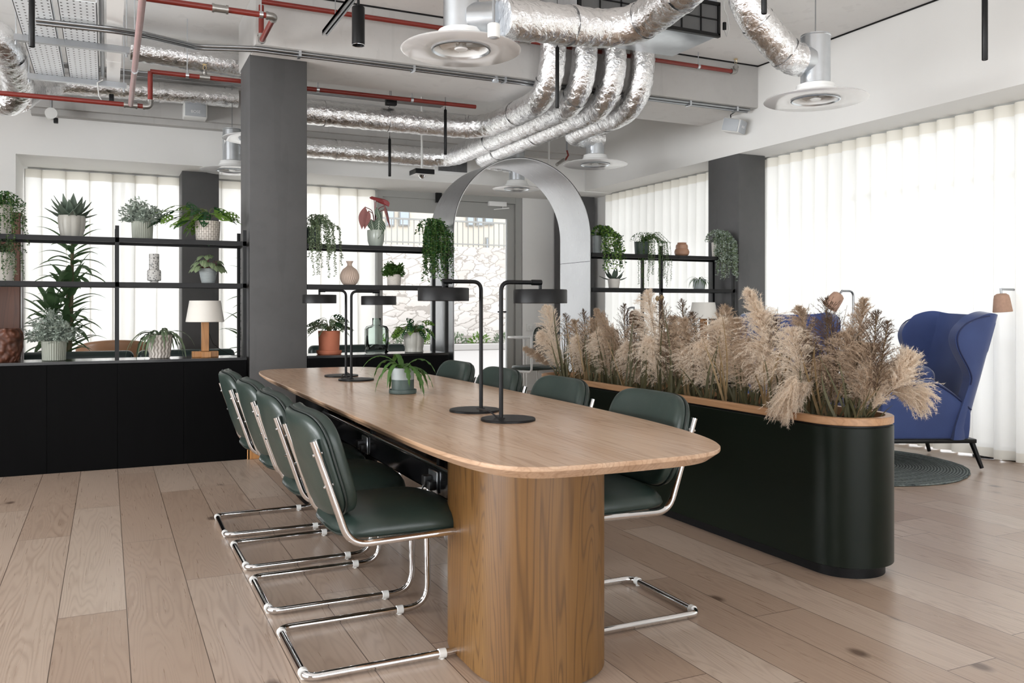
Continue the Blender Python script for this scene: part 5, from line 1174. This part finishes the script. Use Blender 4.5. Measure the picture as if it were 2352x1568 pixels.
vase('fluted_vase', 'round blush vase with spiral flutes and a narrow neck', at(803, Z2), [(.035, 0), (.048, .006), (.055, .015), (.061, .025), (.066, .035), (.069, .045), (.072, .055), (.073, .065), (.073, .075), (.072, .085), (.069, .095), (.065, .105), (.059, .118), (.050, .132), (.03, .148), (.02, .16), (.019, .175), (.031, .198), (.029, .198), (.016, .175)], 'ceramic_blush', lambda th, z: 1 + (.075 * abs(math.sin(14 * th + (z < .09) * 45 * (.09 - z))) if .004 < z < .15 else 0), 336)
plant_miller('small bushy herb in a pale ribbed pot on the middle board', at(905, Z2), .058, .095, .085, .12, 17, 'ceramic_white', 'ring', 'lf_green')
r = plant_holey('leafy plant with silvery leaves in a terracotta pot by the dark column', at(756, Z3 + .014), .088, .175, .12, .13, 18, 'terracotta', 'plain', 42, .10, mat='lf_grey')
c = at(756, Z3); MB().lathe([(.0001, 0), (.092, 0), (.10, .008), (.102, .03), (.098, .032), (.094, .016), (.0001, .014)], c, 40, cap=False).obj('saucer', M['terracotta'], r)
def bottle():
    c = at(865, Z3); r = root_at('glass_bottle', 'square green glass bottle with a short wide neck', 'bottle', c)
    def ring(a, z, e): return [(c.x + x, c.y + y * .7, c.z + z) for x, y in superell(a, a, e, 48)]
    MB().rings([ring(.08, 0, .45), ring(.092, .008, .4), ring(.094, .12, .4), ring(.092, .20, .4), ring(.08, .222, .45), ring(.042, .232, .8), ring(.036, .24, 1), ring(.036, .285, 1), ring(.038, .29, 1), ring(.033, .29, 1), ring(.031, .24, 1), ring(.036, .226, .8), ring(.072, .214, .5), ring(.085, .2, .42), ring(.086, .03, .42), ring(.03, .07, .8), ring(.01, .075, 1)]).obj('glass', M['glass'], r, angle=3)
bottle()
plant_holey('swiss cheese plant in a mottled grey pot at the right end of the middle cabinet', at(951, Z3), .088, .168, .12, .12, 19, 'ceramic_grey', 'facet', 40, .115)
# -- right shelf unit
plant_trailing('green trailing plant spilling over the shelf just right of the arch', at(1372, Z1), .045, .17, 30, .34, .10, 20, 'pot_grey', 'plain', 'lf_bright', .024, .10, .016, xb=.12)
plant_trailing('fine leaved trailing plant in a dark green pot on the right shelf top', at(1474, Z1), .073, .13, 34, .44, .16, 21, 'pot_dark', 'plain', 'lf_green', .013, .10, .013, xb=.10)
vase('round_vase', 'light brown stacked round vase on the right shelf top', at(1566, Z1), [(.045, 0), (.068, .02), (.074, .045), (.066, .07), (.058, .078), (.06, .095), (.056, .115), (.042, .126), (.046, .136), (.04, .138), (.035, .12)], 'ceramic_brown')
plant_trailing('silvery eucalyptus like trailing plant at the right end of the right shelf', at(1648, Z1, 6.88), .06, .15, 46, .38, .15, 22, 'ceramic_white', 'plain', 'lf_silver', .024, .13, .015, top=70, dark='lf_grey')
plant_agave('small agave in a pale pot on the right middle board', at(1410, Z2), .06, .09, .85, 23, 'ceramic_white', 'plain', 9)
plant_fern('thin leaved plant in a grey pot on the right middle board', at(1606, Z2), .062, .055, .10, 30, .18, .008, 24, 'pot_grey', 'plain', 'lf_green', 0, .8, name='spider_plant')
c = at(1616, Z3); wood_lamp('table_lamp', 'wooden table lamp with a white shade behind the pampas, right black cabinet', c)
plant_fern('leafy plant on the black cabinet behind the left end of the pampas grass', at(1385, Z3), .07, .06, .14, 18, .2, .035, 25, 'pot_grey', 'plain', 'lf_green', .2, .9)
# -- plant on the table
c = P(925, 903, z=.7402)
plant_fern('crinkle leaved fern in a two tone green pot on the table', Vector((c.x, c.y, .7402)), .054, .052, .115, 17, .25, .027, 30, None, None, 'lf_green', .22, .95, saucer='pot_dark', two=('pot_dark', 'pot_grey'))
# -- floor plants behind the shelf
def dracaena(label, base, H_, tiers, seed, L=.38, w=.072):
    r = root_at('dracaena_plant', label, 'plant', base); rnd = random.Random(seed)
    pot(r, base, .16, .13, .28, 'pot_dark', 'plain'); cn = MB(); mb = MB()
    for hx, top in tiers:
        cn.tube([base + Vector((hx * .3, 0, .26)), base + Vector((hx * .8, 0, top * .6)), base + Vector((hx, 0, top))], [.02, .018, .014], 8)
        for k in range(34):
            z = top + .05 - .42 * (k / 34) ; a = k * 2.4; el = 1.2 - 1.2 * k / 34
            d = Vector((math.cos(a) * math.cos(el), math.sin(a) * math.cos(el), math.sin(el)))
            leaf(mb, base + Vector((hx, 0, z)) + d * .01, d, L * rnd.uniform(.75, 1.1), w, rnd.uniform(.5, 1.1), .25, 9, 'lance', rnd=rnd)
    cn.obj('canes', M['bark'], r); mb.obj('leaves', M['lf_dracaena'], r, angle=3)
b_ = P(150, 700, y=8.95); dracaena('tall dracaena standing behind the left plant shelf', Vector((b_.x, 8.95, 0)), 2, [(-.12, 1.12), (.02, 1.30), (.06, 1.78), (.0, .9)], 31)
b_ = P(566, 700, y=9.1); dracaena('second dracaena mostly hidden behind the dark column', Vector((b_.x + .12, 9.1, 0)), 2, [(-.05, .85), (.03, 1.45)], 32, .40)

# ================================================================== FURNITURE BEHIND THE SHELVES
a = P(47, 488, y=7.75); wp = thing('walnut_partition', 'tall walnut panelled partition at the left edge behind the shelf', 'partition', (a.x - .6, 7.75, 0))
MB().rbox((a.x - 1.6, 7.75, 0), (a.x, 8.08, a.z), .006, 1).obj('panel', M['walnut'], wp); MB().rbox((a.x - 1.62, 7.74, a.z - .03), (a.x + .012, 8.1, a.z), .003, 1).obj('cornice', M['walnut'], wp)
MB().box((a.x, 7.77, 0), (a.x + .008, 7.79, a.z - .03)).box((a.x, 7.95, 0), (a.x + .008, 7.97, a.z - .03)).obj('edge_bead', M['white'], wp, smooth=False)
def bench(label, xa, xb, y_, zt_, mat):
    r = thing('bench_sofa', label, 'sofa', ((xa + xb) / 2, y_, 0))
    MB().rbox((xa, y_, .42), (xb, y_ + .14, zt_), .05, 4).obj('backrest', M[mat], r); MB().rbox((xa, y_ + .12, .28), (xb, y_ + .62, .45), .04, 3).obj('seat', M[mat], r); MB().box((xa + .03, y_ + .03, 0), (xb - .03, y_ + .56, .28)).obj('base', M['black'], r, smooth=False)
y_ = 8.15; zt_ = P(170, 808, y=y_).z
bench('dark green leather bench back behind the left part of the shelf', P(42, 810, y=y_).x, P(308, 805, y=y_).x, y_, zt_, 'leather_dark')
bench('dark green leather bench back behind the patterned pot and wooden lamp', P(316, 805, y=y_).x, P(541, 800, y=y_).x, y_, zt_, 'leather_dark')
bench('dark green bench back seen behind the glass bottle', P(712, 795, y=y_).x, P(935, 790, y=y_).x, y_, P(800, 792, y=y_).z, 'leather_dark')
def tub(label, c, w, zt_, mat):
    r = thing('tub_chair', label, 'chair', c); 
    def f(s, v):
        t = PI * (1.0 - s) ; rr = w / 2; z = .42 + (zt_ - .42) * v * (.82 + .18 * math.sin(t)); return (rr * math.cos(t) * (1 + .12 * v), -rr * .7 * math.sin(t) * (1 + .12 * v), z)
    MB().grid(f, 32, 8).obj('backrest', M[mat], r, world=False, mods=[('SOLIDIFY', dict(thickness=.07, offset=0)), ('SUBSURF', dict(levels=1, render_levels=2))])
    MB().lathe([(.0001, .36), (w * .44, .36), (w * .46, .40), (w * .44, .46), (.0001, .47)], (0, 0, 0), 32, cap=False).obj('seat', M[mat], r, world=False)
    for k in range(4):
        t = PI / 4 + PI / 2 * k; MB().tube([(w * .35 * math.cos(t), w * .35 * math.sin(t), .37), (w * .42 * math.cos(t), w * .42 * math.sin(t), 0)], [.016, .011], 8).obj('leg', M['black'], r, world=False)
c_ = P(252, 785, y=9.0); tub('tan leather tub chair behind the left shelf', (c_.x + .06, 9.85, 0), .62, c_.z + .0, 'leather_tan')
# cafe table and green chair beyond the arch
q = P(1206, 772, y=8.9); ct = thing('cafe_table', 'small round white table beyond the metal arch', 'table', (q.x, q.y, 0))
MB().lathe([(.0001, 0), (.20, 0), (.205, .01), (.20, .022), (.0001, .022)], (q.x, q.y, q.z - .022), 40, cap=False).obj('tabletop', M['white'], ct); MB().tube([(q.x, q.y, .01), (q.x, q.y, q.z - .02)], .02, 12).lathe([(.0001, .012), (.16, .01), (.17, 0)], (q.x, q.y, 0), 32, cap=False).obj('pedestal', M['white'], ct)
q = P(1232, 800, y=8.3); gc = thing('padded_chair', 'green padded chair with a white tube frame beyond the metal arch', 'chair', (q.x, q.y, 0), .3)
m = MB(); pad(m, .22, .16, [(.05, -.02), (.006, -.015), (0, 0), (.006, .015), (.05, .02)], lambda u, v, h: (u, -.18 + h, .80 + v), .5, 40); m.obj('backrest', M['leather'], gc, world=False, angle=3)
m = MB(); pad(m, .22, .20, [(.05, -.02), (.006, -.015), (0, 0), (.006, .02), (.05, .025)], lambda u, v, h: (u, .03 + v, .50 + h), .5, 40); m.obj('seat', M['leather'], gc, world=False, angle=3)
MB().tube(fillet([(-.235, -.17, .85), (-.235, -.17, .47), (-.235, .22, .47), (-.235, .22, .012), (-.235, -.2, .012), (.235, -.2, .012), (.235, .22, .012), (.235, .22, .47), (.235, -.17, .47), (.235, -.17, .85)], .05, 6), .012, 10).obj('frame', M['white'], gc, world=False)
q = P(1217, 752, y=10.69); so = thing('wall_socket', 'white plug socket on the far wall beyond the small table', 'socket', q); MB().rbox((q.x - .05, 10.685, q.z - .05), (q.x + .05, 10.7, q.z + .05), .004, 1).obj('plate', M['white_plastic'], so); MB().rbox((q.x - .02, 10.65, q.z - .02), (q.x + .02, 10.685, q.z + .02), .004, 1).obj('plug', M['white_plastic'], so)

# ================================================================== PAMPAS GRASS
def plume_mesh(mb, base, tip, w, rnd, droop=(0, 0, -1), nb=170, dense=16, bend=.18, hair=.016, sag=.35):
    base, tip = Vector(base), Vector(tip); ax = tip - base; L = ax.length; ax.normalize(); dr = Vector(droop).normalized()
    s1 = ax.cross(Vector((.3, 1, .1))).normalized(); s2 = ax.cross(s1)
    mid = (base + tip) / 2 - (dr - ax * dr.dot(ax)) * L * bend
    def cv(t): return base * (1 - t) ** 2 + mid * 2 * t * (1 - t) + tip * t * t
    V = []; Fs = []
    def tri(p, d, l, wd):
        k = len(V); s_ = Vector((rnd.uniform(-1, 1), rnd.uniform(-1, 1), rnd.uniform(-1, 1))).cross(d).normalized() * wd
        V.extend([p - s_, p + s_, p + d * l]); Fs.append((k, k + 1, k + 2))
    for i in range(nb):
        t = (i + rnd.random()) / nb; p = cv(t); tg = (cv(min(1, t + .03)) - cv(max(0, t - .03))).normalized()
        prof = math.sin(PI * min(1, t * .82 + .16)) ** .8
        l = w * prof * rnd.uniform(.7, 1.25) * 1.5; a = rnd.uniform(0, 2 * PI)
        d = (tg * .9 + (s1 * math.cos(a) + s2 * math.sin(a)) * rnd.uniform(.35, .8)).normalized(); q = p.copy(); n = 6; st = l / n
        for j in range(n):
            k = len(V); s_ = d.cross(Vector((rnd.uniform(-1, 1), 1, rnd.uniform(-1, 1)))).normalized() * .0008; q2 = q + d * st
            V.extend([q - s_, q + s_, q2 + s_, q2 - s_]); Fs.append((k, k + 1, k + 2, k + 3))
            for m_ in range(max(2, dense * (j + 2) // 18 + 1)):
                e = (d * .8 + Vector((rnd.uniform(-1, 1), rnd.uniform(-1, 1), rnd.uniform(-1, 1))) * .8).normalized(); tri(q.lerp(q2, rnd.random()), e, hair * rnd.uniform(.5, 1.1), .0011)
            q = q2; d = (d + dr * sag * (j + 1) / n * .9 + Vector((rnd.uniform(-1, 1), rnd.uniform(-1, 1), rnd.uniform(-1, 1))) * .08).normalized()
    mb.add(V, Fs); return cv
def grass_blade(mb, b, tip, w, rnd, kink=0):
    b, tip = Vector(b), Vector(tip); m = (b + tip) / 2 + Vector((rnd.uniform(-.04, .04), rnd.uniform(-.04, .04), .05 * (b - tip).length)); s_ = Vector((math.cos(TH) * .8, -math.sin(TH) * .8, 0)) + Vector((rnd.uniform(-.5, .5), rnd.uniform(-.5, .5), 0)); s_.normalize(); n = 10; V = []
    for j in range(n + 1):
        t = j / n; p = b * (1 - t) ** 2 + m * 2 * t * (1 - t) + tip * t * t; ww = w * (1 - t ** 2.2) * .5 + .0006; V += [p - s_ * ww, p + Vector((0, .0015, 0)), p + s_ * ww]
    mb.add(V, [(j * 3 + k, j * 3 + k + 1, (j + 1) * 3 + k + 1, (j + 1) * 3 + k) for j in range(n) for k in (0, 1)])
SZ = .640
KL = {'pale': 'pale fluffy pampas plume', 'mid': 'beige pampas plume', 'dark': 'brown feathery reed plume'}
def pampas(kind, bp, tp, w, seed, label=None, x=PCX, blades=3, sag=.35, droop=(0, 0, -1), foot=None, dense=None):
    rnd = random.Random(seed); w *= 1.4 if kind != 'dark' else 1.45; droop = (-.35, .15, -1) if rnd.random() < .7 else (.3, -.1, -1); B = P(*bp, x=x + rnd.uniform(-.06, .06)); T_ = P(*tp, x=B.x + (P(*tp, x=x).x - x))
    # tip stands at about the depth of its base
    D = B.x * math.sin(TH) + B.y * math.cos(TH); T_ = P(*tp, D=D + rnd.uniform(-.08, .05))
    fx = foot if foot else (B.x, B.y); fy = min(max(fx[1] + rnd.uniform(-.02, .02), PY0 - .08), PY1 + .08); F0 = Vector((min(max(fx[0], PCX - .13), PCX + .13), fy, SZ - .01))
    grp = 'dried grasses in the planter' if label is None else None
    r = thing('pampas_plume' if kind != 'dark' else 'reed_plume', label or (KL[kind] + ' standing among others in the long green planter'), 'dried grass', F0, 0, grp)
    mb = MB(); mat = {'pale': 'plume_pale', 'mid': 'plume_mid', 'dark': 'plume_dark'}[kind]
    cv = plume_mesh(mb, B, T_, w, rnd, droop, 230 if kind != 'dark' else 130, {'pale': 22, 'mid': 17, 'dark': 8}[kind] if dense is None else dense, .10, .019 if kind != 'dark' else .014, sag)
    mb.obj('plume', M[mat], r, smooth=False)
    MB().tube(resample(fillet([F0, B.lerp(F0, .4) + Vector((0, 0, .02)), B, cv(.5), cv(.95)], .05, 4), .05), .0022, 6).obj('stem', M['straw'], r)
    r['_px'] = (bp[0] + tp[0]) / 2; r['_kind'] = kind
    if blades:
        g = MB()
        for k in range(blades):
            b0 = F0 + Vector((rnd.uniform(-.04, .04), rnd.uniform(-.05, .05), 0)); h = rnd.uniform(.10, .34); grass_blade(g, b0, b0 + Vector((rnd.uniform(-.08, .08), rnd.uniform(-.12, .12), h)), rnd.uniform(.007, .014), rnd)
        g.obj('blades', M['blade'], r, angle=3)
    return r
PL = [
 ('pale', (1272, 838), (1256, 704), .062, 'pale fluffy plume rising at the far left end of the planter', .3),
 ('mid', (1262, 838), (1205, 800), .026, 'small beige plume drooping out past the left end of the planter', .3),
 ('pale', (1300, 850), (1240, 765), .06, None, .5), ('dark', (1318, 850), (1298, 722), .045, None, .2), ('mid', (1345, 855), (1318, 738), .06, None, .4),
 ('dark', (1352, 850), (1340, 712), .04, None, .2), ('mid', (1388, 865), (1362, 735), .07, None, .45), ('dark', (1400, 850), (1385, 722), .045, None, .2), ('mid', (1440, 860), (1370, 712), .045, 'golden brown plume leaning left above the third right chair', .2),
 ('pale', (1400, 870), (1375, 765), .07, None, .6), ('dark', (1440, 850), (1434, 700), .045, None, .2), ('dark', (1462, 850), (1456, 725), .045, None, .25),
 ('pale', (1510, 860), (1487, 672), .075, 'tallest pale plume in the middle of the planter', .4), ('mid', (1490, 875), (1465, 745), .08, None, .6), ('dark', (1528, 850), (1520, 690), .05, None, .3), ('pale', (1520, 885), (1492, 780), .08, None, .7),
 ('mid', (1560, 870), (1545, 730), .06, None, .4), ('dark', (1575, 860), (1566, 690), .045, None, .2), ('mid', (1600, 875), (1572, 735), .07, None, .5), ('dark', (1620, 870), (1590, 720), .05, None, .3),
 ('mid', (1630, 820), (1668, 708), .05, 'pale plume leaning right in front of the white lamp shade', .2), ('pale', (1665, 880), (1650, 742), .085, None, .65), ('mid', (1700, 880), (1690, 735), .06, None, .3),
 ('pale', (1770, 800), (1716, 668), .04, 'tall pale plume arching left above the others before the column', .15), ('pale', (1790, 890), (1745, 720), .09, 'large pale fluffy plume in front of the far blue armchair', .55), ('pale', (1775, 905), (1745, 790), .085, None, .8),
 ('dark', (1805, 880), (1772, 722), .04, None, .2), ('mid', (1860, 860), (1835, 708), .045, None, .3), ('pale', (1850, 900), (1820, 760), .07, None, .5),
 ('dark', (1900, 890), (1896, 688), .06, 'dark brown reed plume right below the tilted cork lamp', .25), ('dark', (1925, 905), (1905, 735), .07, None, .4), ('mid', (1950, 880), (1985, 690), .045, 'slender reed plume pointing up right of the cork lamp', .15),
 ('mid', (1960, 910), (1940, 770), .07, None, .4), ('dark', (1995, 890), (2014, 718), .05, 'dark reed plume fanning out near the right end', .2), ('mid', (1985, 925), (2000, 800), .065, None, .4), ('pale', (1975, 945), (1995, 855), .06, None, .5),
 ('pale', (1345, 865), (1325, 775), .06, None, .7), ('mid', (1420, 870), (1405, 760), .06, None, .6), ('pale', (1470, 885), (1440, 790), .065, None, .8), ('mid', (1550, 890), (1530, 770), .06, None, .6), ('pale', (1630, 895), (1615, 790), .07, None, .7), ('mid', (1735, 900), (1715, 790), .07, None, .6),
 ('pale', (1815, 915), (1780, 830), .075, None, .9), ('mid', (1915, 930), (1900, 830), .06, None, .6), ('mid', (1965, 940), (1975, 790), .06, None, .5), ('pale', (1560, 850), (1550, 750), .06, None, .5), ('pale', (2005, 940), (2020, 850), .055, None, .5),
 ('dark', (2010, 900), (2040, 740), .035, None, .25), ('pale', (1700, 900), (1690, 815), .07, None, .7), ('pale', (1600, 890), (1585, 800), .07, None, .6), ('dark', (1870, 925), (1865, 800), .05, None, .4),
]
for i, (k_, b1, t1, w_, lab, sg) in enumerate(PL): pampas(k_, b1, t1, w_, 100 + i, lab, sag=sg)
pampas('pale', (1830, 860), (1792, 946), .062, 201, 'fluffy plume drooping over the front rim of the planter', x=PCX - .14, sag=.3, foot=(PCX - .02, 3.15))
pampas('pale', (1870, 880), (1812, 915), .06, 202, None, x=PCX - .1, sag=.4, foot=(PCX, 3.05))
pampas('pale', (2048, 905), (2108, 905), .065, 203, 'pale plume hanging out over the right end of the planter', x=PCX + .1, sag=.45, foot=(PCX + .08, 2.76))
pampas('pale', (2052, 895), (2092, 818), .045, 204, 'pale plume pointing up beyond the right end of the planter', x=PCX + .1, sag=.15, foot=(PCX + .1, 2.80))
pampas('mid', (2035, 905), (2070, 850), .05, 205, None, x=PCX + .08, sag=.3, foot=(PCX + .06, 2.76))
ORD = ('first second third fourth fifth sixth seventh eighth ninth tenth eleventh twelfth thirteenth fourteenth fifteenth sixteenth seventeenth eighteenth nineteenth twentieth').split()
ORD += ['twenty-' + w_ for w_ in ORD[:9]]
for kd, wd in (('pale', 'pale fluffy pampas plume'), ('mid', 'beige pampas plume'), ('dark', 'brown feathery reed plume')):
    al = sorted([o for o in bpy.data.objects if o.get('_kind') == kd], key=lambda o: o['_px'])
    for n_, o in enumerate(al):
        if o.get('group'): o['label'] = '%s in the planter, %s of its kind counted from the left end' % (wd, ORD[n_])
        o['group'] = 'dried grasses in the planter'
for o in bpy.data.objects:
    for k_ in ('_px', '_kind'):
        if k_ in o: del o[k_]
rnd = random.Random(77)
for k in range(46):
    y_ = PY0 + (PY1 - PY0) * ((k + rnd.random()) / 46); b0 = Vector((PCX + rnd.uniform(-.13, .13), y_, SZ - .01)); g = MB()
    for j in range(5): c0 = b0 + Vector((rnd.uniform(-.02, .02), rnd.uniform(-.03, .03), 0)); grass_blade(g, c0, c0 + Vector((rnd.uniform(-.1, .1), rnd.uniform(-.14, .12), rnd.uniform(.12, .42 if k % 4 else .56))), rnd.uniform(.006, .016), rnd)
    tag(g.obj('grass_tuft', M['blade'] if k % 3 else M['straw'], angle=3), 'tuft of dried grass blades rooted in the long green planter', 'dried grass', 'grass tufts in the planter')
for px, py, lab in ((1514, 686, 'two dried poppy heads above the middle of the planter'), (1691, 822, 'single dried poppy head low in the planter')):
    q = P(px, py, x=PCX); r = thing('dried_poppy', lab, 'dried flower', (q.x, q.y, SZ - .01))
    MB().tube([(q.x, q.y, SZ - .01), q], .002, 6).obj('stem', M['straw'], r)
    for k in range(2 if px < 1600 else 1): MB().lathe([(.0001, -.014), (.008, -.012), (.014, 0), (.011, .010), (.006, .013), (.009, .017), (.0001, .018)], q + Vector((.012 * (2 * k - 1) * (px < 1600), -.01 * k, .006 * k)), 16, cap=False).obj('seed_head', M['straw'], r)
